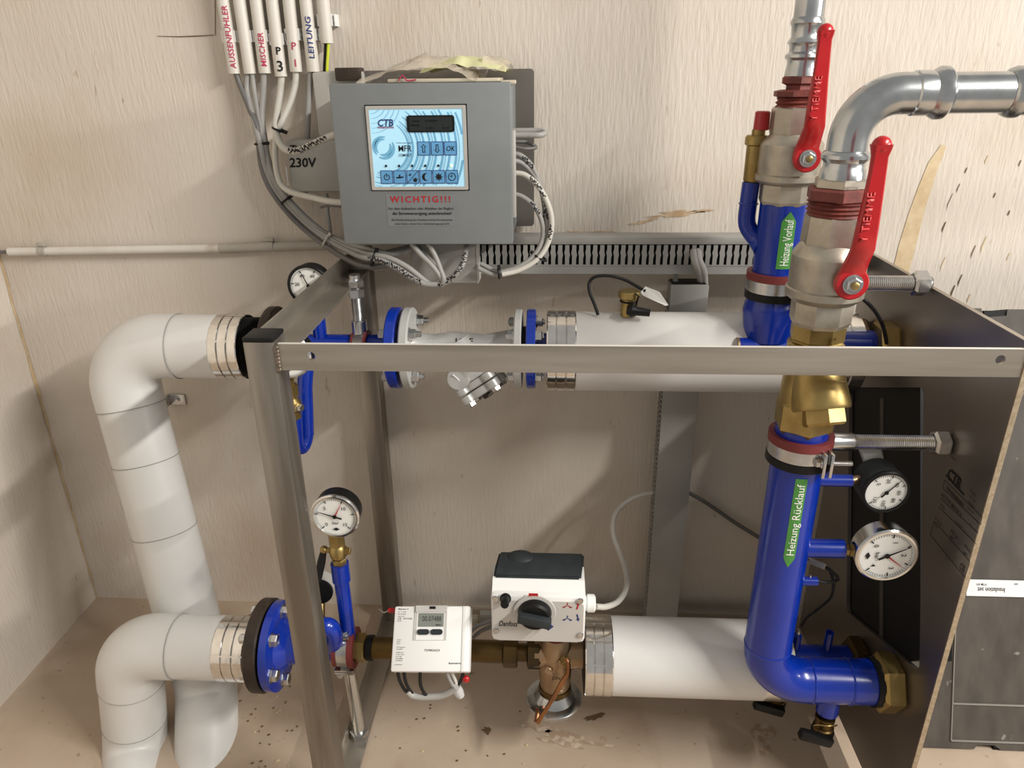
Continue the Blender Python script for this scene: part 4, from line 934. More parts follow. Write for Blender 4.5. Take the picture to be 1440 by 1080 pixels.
for i, x in enumerate((.565, .71, .85)):
    c = key(x, .50, ks)
    if i == 0: poly(c, [(0, .36), (.24, .10), (.11, .10), (.11, -.32), (-.11, -.32), (-.11, .10), (-.24, .10)], ks); poly(c+V((0, -.0003, 0)), [(0, .27), (.14, .14), (.05, .14), (.05, -.25), (-.05, -.25), (-.05, .14), (-.14, .14)], ks, 'key')
    if i == 1: poly(c, [(0, -.36), (.24, -.10), (.11, -.10), (.11, .32), (-.11, .32), (-.11, -.10), (-.24, -.10)], ks); poly(c+V((0, -.0003, 0)), [(0, -.27), (.14, -.14), (.05, -.14), (.05, .25), (-.05, .25), (-.05, -.14), (-.14, -.14)], ks, 'key')
    if i == 2: text('key_text', 'OK', c+V((0, 0, -ks*.20)), X_, Z_, ks*.40, 'ink', fo, width=ks*.72, align='CENTER', shear=.15, bold=.01, off=.0)
for i in range(6):
    x = .145+.142*i; c = key(x, .865, ks); q = D(x, .72, -.0032)
    MB().lathe(q, -Y_, [(0, fwid*.0135), (.0008, fwid*.012)], 16).obj('indicator', 'led' if i == 5 else 'ink', fo, 0)
    if i == 0: ringp(c, ks*.25, ks*.06, PI*.62, PI*2.38); poly(c, [(-.03, .0), (.03, .0), (.03, .32), (-.03, .32)], ks)
    if i == 1: poly(c, [(-.30, -.10), (-.30, .0), (-.06, .03), (-.06, .2), (.06, .2), (.06, .03), (.32, .06), (.32, -.04), (.06, -.1)], ks)
    if i == 2:
        poly(c, [(-.45, -.45), (.42, .48), (.45, .45), (-.42, -.48)], ks); poly(c+V((-ks*.22, 0, ks*.18)), [(-.18, .0), (-.03, .03), (0, .2), (.05, .03), (.18, .06), (.04, -.05), (0, -.12), (-.05, -.05)], ks)
        poly(c+V((ks*.2, 0, -ks*.2)), [(-.2, .05), (-.12, -.2), (.12, -.2), (.2, .1), (.1, .02), (.08, .2), (-.02, .05), (-.08, .18), (-.1, .0)], ks)
    if i == 3:
        mo = [(.32*math.cos(PI*(.35+1.3*k/14)), .32*math.sin(PI*(.35+1.3*k/14))) for k in range(15)]
        po = [mo[0]]+mo[1:]; mb = MB(); mb.grid([[c+V((x_*ks, 0, z_*ks)) for x_, z_ in mo], [c+V((.13*ks+(.24*math.cos(PI*(.35+1.3*k/14)))*ks*1.0+.02*ks, 0, .30*math.sin(PI*(.35+1.3*k/14))*ks)) for k in range(15)]]); mb.obj('key_symbol', 'ink', fo, 0)
    if i == 4:
        pts = []
        for k in range(16): r = .36 if k % 2 == 0 else .19; pts.append((r*math.cos(PI*k/8), r*math.sin(PI*k/8)))
        poly(c, pts, ks)
    if i == 5: ringp(c, ks*.33, ks*.06); poly(c, [(-.03, -.02), (.03, -.02), (.03, .2), (-.03, .2)], ks); poly(c, [(-.02, -.03), (-.02, .03), (-.2, .1), (-.2, .06)], ks)
stk = holed(MB(), rrect(*(fxz(546, 318)[0], fxz(546, 318)[1], fxz(641, 318)[0], fxz(641, 272)[1]), .001), [], lambda x, z: V((x, CY-.0006, z)), (0, .0004, 0)).obj('warning_sticker', 'grey', t, 0)
def st(s, u0, v, u1, h, m, **k): a = P(u0, v, CY-.0007); b = P(u1, v, CY-.0007); text('lettering', s, a, X_, Z_, h, m, stk, width=b.x-a.x, **k)
st('WICHTIG!!!', 549, 284.5, 634, .0118, 'redink', bold=.03, spacing=1.35)
st('Vor dem Aufstecken oder Abziehen des Reglers', 546, 295, 638, .0052, 'ink')
st('die Stromversorgung unterbrechen!', 552, 302, 635, .0058, 'ink', bold=.018)
st('Bei Nichtbeachtung des Hinweises können Komponenten', 551, 310.5, 636, .0042, 'ink')
st('einen Schaden erleiden! (Kein Gewährleistungsanspruch!!!)', 556, 316, 632, .0040, 'ink')
# lower terminal box under the controller
t = thing('terminal_box', 'plain grey terminal trunk hanging below the controller in front of the duct', 'box', (-.2, 1.5, P(600, 398, 1.5).z))
a, b = P(579, 398, 1.50), P(672, 398, 1.50)
MB().box((a.x, 1.50, a.z), (b.x, 1.550, cz0-.001), .002).obj('cover', 'duct', t)
MB().box((b.x-.0015, 1.499, a.z), (b.x+.002, 1.550, cz0-.001)).obj('cover_edge', 'lgrey', t, 0)
# ------------------------------------------------------------------ manual in clear film on top of the controller
t = thing('manual_in_film', 'crumpled clear film with folded papers lying on top of the grey controller', 'bag', (-.25, 1.5, cz1))
def crumple(x0, x1, y0, y1, z0, hfun, nx, ny, seed, amp):
    rows = []
    for j in range(ny+1):
        row = []
        for i in range(nx+1):
            a, b = i/nx, j/ny; n = noise.noise(V((a*6+seed, b*5, seed)))*amp + noise.noise(V((a*15+seed, b*11, 3)))*amp*.45
            row.append(V((x0+(x1-x0)*a+n*.3, y0+(y1-y0)*b, z0+max(.0008, hfun(a, b)+n*(1 if 0 < a < 1 else .3)))))
        rows.append(row)
    return rows
bxa, bxb = P(500, 112, 1.46).x, P(716, 112, 1.46).x
hf = lambda a, b: .047*(math.sin(PI*min(1, a*1.25))**.5 if a < .8 else 1-.25*(a-.8)/.2)*(.35+.65*min(1, a*2.4))*math.sin(PI*(.12+.76*b))**.6
m_ = MB(); m_.grid(crumple(bxa, bxb, 1.452, 1.62, cz1, hf, 34, 14, 2, .012)); m_.obj('film', 'bag', t, 50)
m_ = MB(); m_.box((bxa+.06, 1.458, cz1+.0005), (bxb-.02, 1.60, cz1+.007), .002); m_.obj('folded_papers', 'manual', t)
hf2 = lambda a, b: .036*math.sin(PI*(.1+.8*a))**.7*math.sin(PI*(.1+.8*b))**.5+.004
m_ = MB(); m_.grid(crumple(bxa+.12, bxb-.006, 1.462, 1.60, cz1+.004, hf2, 16, 8, 7, .007)); m_.obj('crumpled_paper', 'vest', t, 50)
MB().sweep(cr_path([P(560, 114, 1.455), P(566, 106, 1.455), P(572, 113, 1.452), P(585, 112, 1.456)]), .0012, 6).obj('red_edge', 'pink', t)
MB().box((cx1-.02, CY+.004, cz1-.004), (cx1+.008, CY+.03, cz1+.003), .002).obj('paper_corner', 'manual', t)
p = P(459, 97, 1.60)
tag(MB().box((-.452, 1.615, cz1+.004), (-.40, 1.66, P(480, 95, 1.6).z), .003).obj('cable_channel_end', 'bsteel'), 'dark channel end showing above the upper left corner of the controller', 'channel')

# ------------------------------------------------------------------ junction boxes on the wall
def jbox(label, u0, v0, u1, v1, d):
    a, b = P(u0, v0, WY-d), P(u1, v1, WY-d); t = thing('junction_box', label, 'junction box', ((a.x+b.x)/2, WY-.001, b.z))
    MB().box((a.x, WY-d, b.z), (b.x, WY-.001, a.z), .010).obj('case', 'lgrey', t); MB().box((a.x+.001, WY-d-.006, b.z+.001), (b.x-.001, WY-d+.008, a.z-.001), .006).obj('lid', 'lgrey', t)
    return t, a, b
t, a, b = jbox('light grey junction box marked 230V left of the controller', 401, 196, 484, 270, .042)
jy = WY-.0487
text('handwriting', '230V', P(407, 235, jy), X_, Z_, .019, 'ink', t, width=P(446, 230, jy).x-P(407, 230, jy).x, bold=.03, shear=.12, off=.0004)
text('handwriting', 'Zirk', P(406, 213, jy), X_, Z_+X_*.1, .013, 'ink', t, bold=.04, shear=.2, off=.0004)
MB().lathe(P(428, 270, WY-.03)+V((0, 0, .004)), -Z_, [(0, .008), (.008, .007)], 14).obj('grommet', 'cgrey', t)
MB().obox(P(404, 245, WY-.05)+V((0, 0, -.004)), Z_, Y_, X_, .020, .002, .0015).obj('lid_clip', 'white', t)
t, a, b = jbox('blank light grey junction box half hidden behind the controller', 438, 100, 520, 192, .035)

# ------------------------------------------------------------------ conduits with handwritten labels
cond = [((312, -12), (330, 103.7), 'AUSSENFÜHLER', 'pink', 'white conduit marked AUSSENFÜHLER in red, leftmost of the row'),
        ((335, -12), (352, 103.7), '', None, 'stained unmarked white conduit second from the left in the row'),
        ((358.5, -12), (373, 103), 'MISCHER', 'pink', 'white conduit marked MISCHER in red marker'),
        ((381, -12), (395.6, 107.5), 'P3', 'ink', 'white conduit marked P 3 in thick black marker'),
        ((405, -12), (416.8, 101), 'P1', 'pink', 'white conduit marked P 1 in red marker'),
        ((428.5, -12), (441, 101), 'LEITUNG', 'blueink', 'white conduit marked LEITUNG in dark marker'),
        ((453, -12), (460, 61), '', None, 'short unmarked white conduit with green and yellow wire, rightmost of the row')]
CYd = 1.642; cr_ = .0128
for (a, b, s, mm, lab_) in cond:
    A, B = P(*a, CYd), P(*b, CYd); A.y = B.y = CYd
    t = thing('conduit', lab_, 'conduit', B, 'cable conduits in a row on the wall')
    A = A+(A-B).normalized()*.5
    d = (A-B).normalized()
    o = MB().lathe(B, d, [(0, cr_*.80), (0, cr_), ((A-B).length, cr_)], 24); o.obj('tube', 'conduit', t)
    MB().lathe(B-d*.0003, d, [(0, cr_*.8), (.001, cr_*.78)], 20).obj('opening', 'cdark', t)
    q = B+d*((B-P(b[0], b[1]-52, CYd)).length) if s != '' or b[1] > 90 else B+d*.043
    cl = MB(); cl.box((q.x-cr_-.003, CYd-.002, q.z-.011), (q.x-cr_+.0005, WY-.0005, q.z+.011)); cl.box((q.x+cr_-.0005, CYd-.004, q.z-.011), (q.x+cr_+.0025, WY-.0005, q.z+.011)); cl.box((q.x-cr_, WY-.014, q.z-.011), (q.x+cr_, WY-.0005, q.z+.011))
    cl.box((q.x+cr_+.007, CYd-.002, q.z-.011), (q.x+cr_+.009, WY-.0005, q.z+.011)); cl.box((q.x+cr_+.002, CYd+.008, q.z-.003), (q.x+cr_+.008, CYd+.012, q.z+.003))
    cl.obj('conduit_clip', 'white', t, 0)
    f = cyl_map(B, d, (CAM-B), cr_, 0)
    if s in ('AUSSENFÜHLER', 'MISCHER', 'LEITUNG'):
        L = {'AUSSENFÜHLER': .118, 'MISCHER': .064, 'LEITUNG': .078}[s]; s0 = {'AUSSENFÜHLER': .010, 'MISCHER': .012, 'LEITUNG': .024}[s]
        text('handwriting', s, (0, 0, 0), X_, Z_, .0105, mm, t, width=L, bold=.02, shear=.1, fmap=lambda x, y: f(s0+x, -(y-.005), .0011))
    elif s:
        text('handwriting', s[1], (0, 0, 0), X_, Z_, .020 if s == 'P3' else .014, mm, t, bold=.02 if s == 'P3' else .012, align='CENTER', fmap=lambda x, y: f(.010+y, x, .0011))
        text('handwriting', s[0], (0, 0, 0), X_, Z_, .014, mm, t, bold=.03 if s == 'P3' else .012, align='CENTER', fmap=lambda x, y: f(.042+y, x, .0011))
# level conduit on the left part of the wall
A, B = P(13, 354, 1.652), P(476, 344, 1.652); A.y = B.y = 1.652
t = thing('conduit', 'old grey conduit running level across the back wall left of the frame', 'conduit', ((A.x+B.x)/2, 1.652, A.z-.01))
J = P(309, 349.5, 1.652); J.y = 1.652
MB().cyl(A, J, .0098, seg=20).obj('tube', 'conduit', t); MB().cyl(J, B, .0112, seg=20).obj('sleeve', 'oldcond', t); MB().cyl(A-V((.05, 0, .002)), A, .0042).obj('cable', 'cdark', t)
for u in (60, 382):
    q = P(u, 350, 1.652); q = A.lerp(B, (q.x-A.x)/(B.x-A.x)); ring(MB(), q, X_, .0105, .0125, .014, 20).obj('clamp', 'oldcond', t)
    MB().obox(q+V((0, -.004, .016)), X_, Y_, Z_, .010, .004, .004, .002).obj('clamp_screw', 'oldcond', t)

# ------------------------------------------------------------------ cables
def cable(label, pts, r, m, group=None, n=8, seg=10, name='cable', marks=None):
    path = cr_path([P(u, v, y) for u, v, y in pts], n)
    o = MB().sweep(path, r, seg).obj(name, m, None, 60)
    tag(o, label, 'cable', group)
    for (f0, f1, k) in (marks or []):
        i0, i1 = int(f0*(len(path)-1)), max(int(f1*(len(path)-1)), int(f0*(len(path)-1))+1); rn = random.Random(k)
        mb = MB()
        for i in range(i0, i1):
            a, b = path[i], path[i+1]; d = (b-a).normalized(); rf = (CAM-a); rf = (rf-d*rf.dot(d)).normalized(); sd = d.cross(rf)
            for q in range(2):
                s = a.lerp(b, (q+.3)/2); x = rn.uniform(-.55, .55)*r; L = (b-a).length*.22; wv = r*rn.uniform(.3, .65)
                mb.face([s-d*L+sd*(x-wv)+rf*r*1.0, s+d*L+sd*(x-wv*.6)+rf*r*1.0, s+d*L+sd*(x+wv)+rf*r*1.0, s-d*L+sd*(x+wv*.7)+rf*r*1.0])
        mb.obj('handwriting', 'ink', o, 0)
    return o
Gb = 'cables dropping from the conduits'
y1, y2 = 1.642, 1.615
cable('dark grey cable from the AUSSENFÜHLER conduit into the long cable bundle', [(331, 100, y1), (337, 118, y1), (350, 150, 1.63), (362, 180, y2), (364, 205, y2), (368, 235, y2), (378, 262, y2), (397, 290, y2), (420, 315, y2), (445, 336, 1.60), (470, 354, 1.56), (500, 371, 1.50), (525, 375, 1.48), (548, 372, 1.47)], .0062, 'cdark')
cable('pale cable on the left side of the stained conduit opening', [(348, 100, y1), (347, 125, y1), (352, 150, 1.63), (360, 180, y2), (367, 207, y2-.01), (374, 238, y2), (386, 264, y2), (404, 288, y2), (428, 312, y2), (452, 331, 1.60), (478, 347, 1.56), (508, 361, 1.48), (535, 366, 1.46), (560, 378, 1.45), (585, 394, 1.45), (605, 400, 1.45), (628, 396, 1.45), (648, 376, 1.45), (655, 352, 1.47), (656, 340, 1.50)], .0060, 'cgrey', marks=[(.60, .76, 4), (.82, .94, 5)], n=10)
cable('grey cable on the right side of the stained conduit opening', [(354, 100, y1), (357, 125, y1), (363, 160, 1.63), (369, 190, y2), (371, 210, y2), (379, 240, y2), (391, 266, y2), (410, 290, y2), (432, 312, y2), (455, 329, 1.60), (482, 345, 1.56), (515, 356, 1.48), (545, 362, 1.46), (572, 375, 1.455), (600, 396, 1.455), (612, 399, 1.455), (620, 390, 1.455), (610, 372, 1.47), (590, 352, 1.49), (580, 340, 1.50)], .0056, 'cgrey', n=8)
cable('grey cable coming out of the MISCHER conduit', [(371, 100, y1), (370, 130, y1), (368, 165, 1.63), (372, 195, y2), (376, 220, y2), (384, 244, y2), (396, 268, y2), (415, 291, y2), (438, 313, y2), (462, 331, 1.60), (488, 343, 1.56), (520, 351, 1.49), (548, 357, 1.48), (575, 352, 1.50), (600, 340, 1.52)], .0066, 'cgrey')
cable('thick white cable from the P 3 conduit bending into the controller', [(396, 104, y1), (394, 130, y1), (390, 158, 1.62), (388, 178, 1.60), (391, 196, 1.585), (400, 209, 1.575), (415, 213, 1.57), (433, 206, 1.56), (452, 197, 1.54), (470, 190, 1.53), (480, 187, 1.53)], .0072, 'cwhite', marks=[(.55, .86, 8)])
cable('white cable from the P 1 conduit looping down beside the 230V box', [(416, 98, y1), (415, 120, y1), (408, 145, 1.625), (397, 170, 1.60), (389, 190, 1.60), (387, 215, 1.60), (389, 240, 1.60), (396, 260, 1.595), (412, 271, 1.58), (440, 278, 1.56), (462, 283, 1.53), (485, 285, 1.52)], .0066, 'cwhite')
cable('grey cable from the LEITUNG conduit into the 230V box', [(437, 98, y1), (435, 130, y1), (433, 165, 1.635), (432, 198, 1.645)], .0062, 'cgrey')
cable('black wire beside a yellow and green wire under the short conduit', [(458, 58, y1), (457, 80, y1), (456, 98, y1), (456, 120, y1)], .0032, 'cblack', n=4)
cable('yellow and green earth wire under the short conduit', [(462, 58, y1-.004), (461, 78, y1-.004), (460, 96, y1-.004), (460, 118, y1)], .0030, 'yellow', n=4)
cable('thin cable behind the bundle below the 230V box', [(459, 272, 1.65), (461, 300, 1.64), (465, 330, 1.63), (464, 352, 1.63)], .0042, 'cgrey', n=5)
cable('short dark wire stub sticking out left of the controller', [(451, 292, 1.58), (462, 289, 1.57), (480, 291, 1.55)], .0026, 'cdark', n=4)
cable('thick grey cable crossing under the controller towards the terminal trunk', [(538, 358, 1.52), (555, 354, 1.52), (575, 349, 1.53), (592, 344, 1.54)], .0075, 'cgrey', n=5)
cable('grey cable looping steeply down from the controller in front of the terminal trunk', [(576, 338, 1.46), (590, 356, 1.455), (606, 372, 1.45), (617, 386, 1.448), (622, 396, 1.45), (618, 401, 1.455)], .0052, 'cgrey', n=6)
cable('second grey cable looping down in front of the terminal trunk', [(600, 338, 1.46), (612, 360, 1.455), (620, 380, 1.45), (624, 392, 1.445), (621, 401, 1.45)], .0050, 'cgrey', n=6)
# right-hand loops
R0 = 719; ye = 1.50
cable('grey cable making a tight level loop at the right of the controller', [(R0, 184, ye), (735, 184, ye), (758, 184, ye), (766, 187, 1.49), (758, 190, 1.475), (738, 190, 1.475), (R0, 190, 1.475)], .0055, 'cgrey', n=6)
cable('dark flat wire loop right of the controller below the level grey loop', [(R0, 199, ye), (740, 200, 1.51), (754, 207, 1.51), (740, 209, 1.50), (R0, 205, 1.49)], .0036, 'cdark', n=6)
cable('upper cable of the large loop right of the controller', [(R0, 215, ye), (733, 219, ye), (748, 234, ye), (760, 262, ye), (766, 295, ye), (766, 325, ye), (758, 350, ye), (742, 368, 1.49), (720, 379, 1.48), (700, 382, 1.48), (676, 371, 1.49)], .0050, 'cgrey', marks=[(.12, .22, 11), (.34, .46, 12)])
cable('second cable of the large loop right of the controller', [(R0, 225, 1.495), (735, 230, ye), (752, 248, ye), (764, 275, 1.49), (769, 305, 1.49), (768, 332, 1.49), (758, 356, 1.49), (738, 374, 1.48), (712, 384, 1.475), (694, 386, 1.475), (674, 378, 1.48)], .0050, 'cgrey', marks=[(.30, .42, 13)])
cable('white cable bulging farthest right in the loop beside the controller', [(R0, 243, 1.49), (738, 246, 1.49), (757, 262, 1.485), (771, 288, 1.48), (776, 315, 1.48), (770, 343, 1.48), (755, 365, 1.475), (730, 380, 1.47), (706, 386, 1.465)], .0054, 'cwhite', marks=[(.18, .34, 14), (.5, .6, 15)])
cable('lowest cable of the large loop right of the controller', [(R0, 272, 1.49), (735, 277, 1.49), (752, 291, 1.485), (762, 312, 1.485), (763, 335, 1.485), (752, 358, 1.48), (728, 376, 1.475), (700, 384, 1.47)], .0050, 'cgrey', marks=[(.24, .36, 16)])
def tie(label, u, v, Y, R, d, m='cblack', r=.0022):
    c = P(u, v, Y); o = MB().torus(c, d, R, r, 20, 8); tag(o.obj('cable_tie', m), label, 'cable tie', 'black cable ties' if m == 'cblack' else None)
    return c
def tieb(label, u, v, Y, du, dv, R, m='cblack'):
    a, b = P(u, v, Y), P(u+du, v+dv, Y); d = (b-a).normalized(); t = thing('cable_tie', label, 'cable tie', a-V((0, 0, R)))
    MB().torus(a, d, R, .0024, 22, 8).obj('strap', m, t)
    s = d.cross(Y_).normalized(); MB().obox(a+s*R+V((0, -.004, 0)), s, Y_, d, .007, .0035, .0035, .001).obj('lock', m, t)
tieb('black cable tie round the two white cables above the 230V box', 392, 182, 1.60, -2, 10, .0125)
tieb('black cable tie high on the grey bundle left of the 230V box', 367, 202, y2, 2, 10, .0125)
tieb('black cable tie on the diagonal bundle left below the 230V box', 403, 281, y2, 7, 9, .0135)
tieb('white cable tie where the bundle meets the level conduit', 459, 338, 1.59, 9, 6, .0145, 'cwhite')
tieb('black cable tie on the bundle below the lower left controller corner', 526, 363, 1.475, 10, 4, .0165)
tieb('black cable tie low on the large cable loop right of the controller', 759, 361, 1.488, 5, -8, .0155)
tieb('black cable tie at the left end of the large cable loop', 702, 384, 1.472, 10, 0, .0105)

# black sensor cable with a white tag on the upper pipe, small drain cock there
p = P(838, 441, YU-.02)
cable('thin black sensor cable arching up from the upper insulated pipe to a white tag', [(841, 443, 1.43), (836, 428, 1.44), (829, 410, 1.45), (829, 397, 1.46), (838, 389, 1.46), (858, 388, 1.46), (880, 394, 1.46), (898, 404, 1.45), (908, 409, 1.44)], .0034, 'cblack')
t = thing('cable_tag', 'white paper tag on the black sensor cable next to the vertical duct', 'tag', P(925, 425, 1.44))
a = [P(901, 411, 1.44), P(908, 403, 1.44), P(928, 411, 1.43), P(940, 429, 1.425), P(936, 430, 1.425), P(905, 416, 1.44)]
MB().prism(a, (0, .001, 0)).obj('tag', 'paper', t, 0)
t = thing('drain_cock', 'small brass drain cock with black lever on top of the upper insulated pipe', 'valve', P(885, 445, YU-.02))
zt = ZU+.078; q = P(884, 430, YU-.01); xx = q.x
zc = P(884, 409, YU-.01).z; z1 = P(884, 419, YU-.01).z
MB().lathe((xx, YU-.01, zt), Z_, [(0, .016), (z1-zt, .016)], 20).obj('body', 'brass', t)
MB().lathe((xx, YU-.01, z1), Z_, [(0, .020), (.002, .0225), (zc-z1-.002, .0225), (zc-z1, .020)], 12).obj('cap', 'brass', t)
MB().torus((xx, YU-.01, z1-.006), Z_, .0165, .002).obj('cap_strap', 'black', t); MB().sweep([(xx+.012, YU-.032, z1-.01), (xx+.016, YU-.034, zc-.004), (xx+.008, YU-.032, zc+.001)], .002, 8).obj('cap_strap', 'black', t)
a, b = P(884, 436, YU-.04), P(914, 440, YU-.045)
MB().sweep([a-V((.004, 0, 0)), a+(b-a)*.15, a+(b-a)*.4, b], [.008, .0145, .009, .0075], 14).obj('lever', 'black', t)

# actuator cable and duct cables
cable('white cable curving from the actuator up to the vertical duct', [(838, 853, 1.165), (853, 853, 1.18), (870, 845, 1.22), (881, 825, 1.30), (879, 800, 1.38), (870, 775, 1.45), (862, 750, 1.49), (864, 726, 1.525), (878, 708, 1.55), (898, 697, 1.565), (921, 692, 1.575)], .0060, 'cwhite', n=8)
cable('dark cable leaving the vertical duct towards the blue return pipe', [(960, 689, 1.60), (980, 699, 1.63), (1005, 715, 1.65), (1035, 736, 1.65), (1068, 756, 1.645), (1090, 770, 1.64)], .0052, 'cdark', n=6)
cable('black cable arching over the side plate behind the nearer ball valve', [(1196, 411, 1.30), (1212, 419, 1.30), (1230, 437, 1.31), (1241, 457, 1.33), (1246, 478, 1.35), (1247, 492, 1.36)], .0036, 'cblack', n=6)
cable('black sensor cable looping back from the pocket on the return pipe', [(1149, 817, YF), (1162, 819, YF), (1176, 817, 1.12), (1177, 811, 1.125), (1166, 801, 1.13), (1150, 793, 1.14), (1136, 787, 1.15)], .0030, 'cblack', n=6)
tag(MB().cyl(P(1128, 784, 1.16), P(1160, 797, 1.13), .0055).obj('cable_sleeve', 'tape'), 'grey plastic sleeve on the sensor cable beside the return pipe', 'cable sleeve')
cable('black sensor cable dropping to the left pocket of the lower rear pipe', [(1166, 800, 1.14), (1172, 820, 1.16), (1168, 840, 1.19), (1152, 855, 1.22), (1135, 868, 1.235), (1127, 880, 1.24)], .0028, 'cblack', n=6)

# ------------------------------------------------------------------ heat meter
t = thing('heat_meter', 'white heat meter with grey lcd and two black buttons on the brass pipe', 'meter', P(603, 930, 1.15))
A = P(556, 852, 1.165); Bq = P(662, 852, 1.165); Cq = P(548, 945, 1.075); Dq = P(658, 945, 1.075)
mr = ((Bq-A)+(Dq-Cq)).normalized(); md = ((Cq-A)+(Dq-Bq)); mdn = (md-mr*md.dot(mr)).normalized(); mn = mr.cross(mdn).normalized()
if mn.y > 0: mn = -mn
cm = (A+Bq+Cq+Dq)/4; hw = ((Bq-A).length+(Dq-Cq).length)/4; hh = md.length/4
MB().obox(cm-mn*.020, mr, mdn, mn, hw, hh, .020, .004).obj('case', 'white', t)
MB().obox(cm-mn*.045, mr, mdn, mn, hw*.94, hh*.90, .008, .003).obj('back_part', 'char', t)
def mp(a, b, l=0): return cm+mr*(hw*(2*a-1))+mdn*(hh*(2*b-1))+mn*l
def mq(a0, b0, a1, b1, l, m, nm, par, th=.0008):
    return MB().obox((mp(a0, b0)+mp(a1, b1))/2+mn*(l-th/2), mr, mdn, mn, hw*(a1-a0), hh*(b1-b0), th/2).obj(nm, m, par, 0)
MB().obox(mp(.93, .5)+mn*.0005, mr, mdn, mn, hw*.05, hh*.985, .0008, .0004).obj('side_rib', 'white', t)
pn = mq(.27, .02, .70, .53, .0012, 'panel', 'display_frame', t); mq(.305, .03, .665, .525, .0016, 'white', 'display_face', t)
mq(.29, .0, .70, .10, .005, 'panel', 'top_catch', t, .004); mq(.47, .012, .55, .055, .0056, 'ink', 'catch_slot', t)
lc = mq(.325, .115, .66, .325, .0022, 'lcdg', 'lcd', t)
text('lcd_digits', '00.07488', mp(.375, .24, .0024), mr, -mdn, hh*.16, 'lcdink', lc, width=hw*.50, bold=-.008, off=0)
text('lcd_digits', 'MWh', mp(.56, .31, .0024), mr, -mdn, hh*.05, 'lcdink', lc, off=0, bold=.02); text('lcd_digits', '~', mp(.34, .19, .0024), mr, -mdn, hh*.05, 'lcdink', lc, off=0)
for a0 in (.32, .495):
    c = mp(a0+.08, .405, .0016); mb = MB()
    mb.prism([c+mr*x+mdn*z for x, z in rrect(-hw*.155, -hh*.085, hw*.155, hh*.085, hh*.08)], mn*.003); mb.obj('button', 'char', t)
for i, (s, a, b, h) in enumerate((('MULTICAL 403', .05, .06, .045), ('0.6 - 1.5  m3/h', .05, .10, .03), ('DN 15  PN 16', .05, .135, .03), ('Tmax 130 C', .05, .17, .03), ('EN 1434', .045, .24, .025), ('qi 6 l/h', .06, .53, .03), ('qp 0,6', .06, .56, .03), ('qs 1,2', .06, .59, .03), ('Wh Temperatur', .06, .64, .028), ('Typ 403W2', .06, .67, .028), ('2019/23 x 0.6', .06, .72, .028), ('5-150 C  PN16', .06, .75, .028), ('Kl. 2/3  M1', .06, .78, .028), ('DE-10-MI004', .06, .81, .028), ('S/N 7298-26', .06, .84, .028), ('DE-07-MI 004-17', .05, .90, .024))):
    if i: text('lettering', s, mp(a, b, .0004), mr, -mdn, hh*h*1.05, 'ink', t, off=0, bold=.01)
    else: text('lettering', 'Meterbox 31', mp(a, b, .0004), mr, -mdn, hh*.045, 'ink', t, off=0, bold=.015, shear=.2)
text('lettering', 'CE', mp(.05, .215, .0004), mr, -mdn, hh*.07, 'ink', t, off=0); text('lettering', 'M19 0200', mp(.125, .21, .0004), mr, -mdn, hh*.05, 'ink', t, off=0)
text('lettering', '72982623', mp(.42, .695, .0004), mr, -mdn, hh*.065, 'ink', t, off=0, width=hw*.40, bold=.01); text('lettering', 'kamstrup', mp(.745, .885, .0004), mr, -mdn, hh*.065, 'ink', t, off=0, bold=.015, width=hw*.36)
p = mp(.02, .05, -.02); MB().cyl(p, p-mr*.02, .005).obj('red_seal', 'red', t); MB().sweep(cr_path([p-mr*.02, p-mr*.03+mdn*.004, p-mr*.04-mdn*.003]), .001, 6).obj('seal_wire', 'zinc', t)
p = mp(1.0, .90, -.012)+mdn*.012; MB().ball(P(655, 955, 1.10), .008, (1, .8, 1), 14).obj('red_seal', 'red', t)
yb = 1.09
for lb, pts, r, m in (('left black cable under the heat meter', [(559, 944, yb), (562, 957, yb), (569, 970, yb), (578, 978, yb)], .0034, 'cblack'), ('second black cable under the heat meter', [(568, 944, yb), (570, 957, yb), (574, 967, yb), (580, 976, yb)], .0034, 'cblack'),
                      ('third black cable under the heat meter, near its middle', [(591, 944, yb), (591, 960, yb), (594, 970, yb), (600, 978, yb), (612, 979, yb)], .0034, 'cblack'),
                      ('cable bundle in clear spiral wrap hanging below the heat meter', [(573, 972, yb), (580, 978, yb), (592, 980, yb), (606, 980, yb), (622, 978, yb), (636, 971, yb), (642, 966, yb)], .0068, 'tape'),
                      ('grey cable at the lower right of the heat meter', [(628, 944, yb), (632, 955, yb), (638, 966, yb), (645, 976, yb)], .0036, 'cgrey'), ('white cable at the lower right of the heat meter', [(634, 944, yb+.01), (640, 957, yb+.01), (645, 970, yb+.01), (648, 980, yb+.01)], .0040, 'cwhite'),
                      ('black cable crossing at the lower right of the heat meter', [(652, 944, yb+.01), (648, 957, yb+.01), (640, 968, yb+.01), (628, 976, yb+.01)], .0034, 'cblack')):
    cable(lb, pts, r, m, n=6)
tag(MB().lathe(P(641, 967, yb+.005), P(650, 982, yb+.005)-P(641, 967, yb+.005), [(0, .010), (.012, .011), (.024, .008)], 10).obj('cable_wrap', 'clear'), 'clear film wrap round the cables at the lower right of the heat meter', 'wrap')
for k, (lb, pts) in enumerate((('grey ribbon cable behind the actuator, upper one', [(660, 890, 1.26), (672, 880, 1.27), (690, 873, 1.28)]), ('grey ribbon cable behind the actuator, lower one', [(664, 898, 1.26), (676, 888, 1.27), (694, 880, 1.28)]))): cable(lb, pts, .0045, 'cgrey', n=4)
t = thing('terminal_block', 'small pale terminal block between heat meter and actuator', 'terminal', P(684, 872, 1.30))
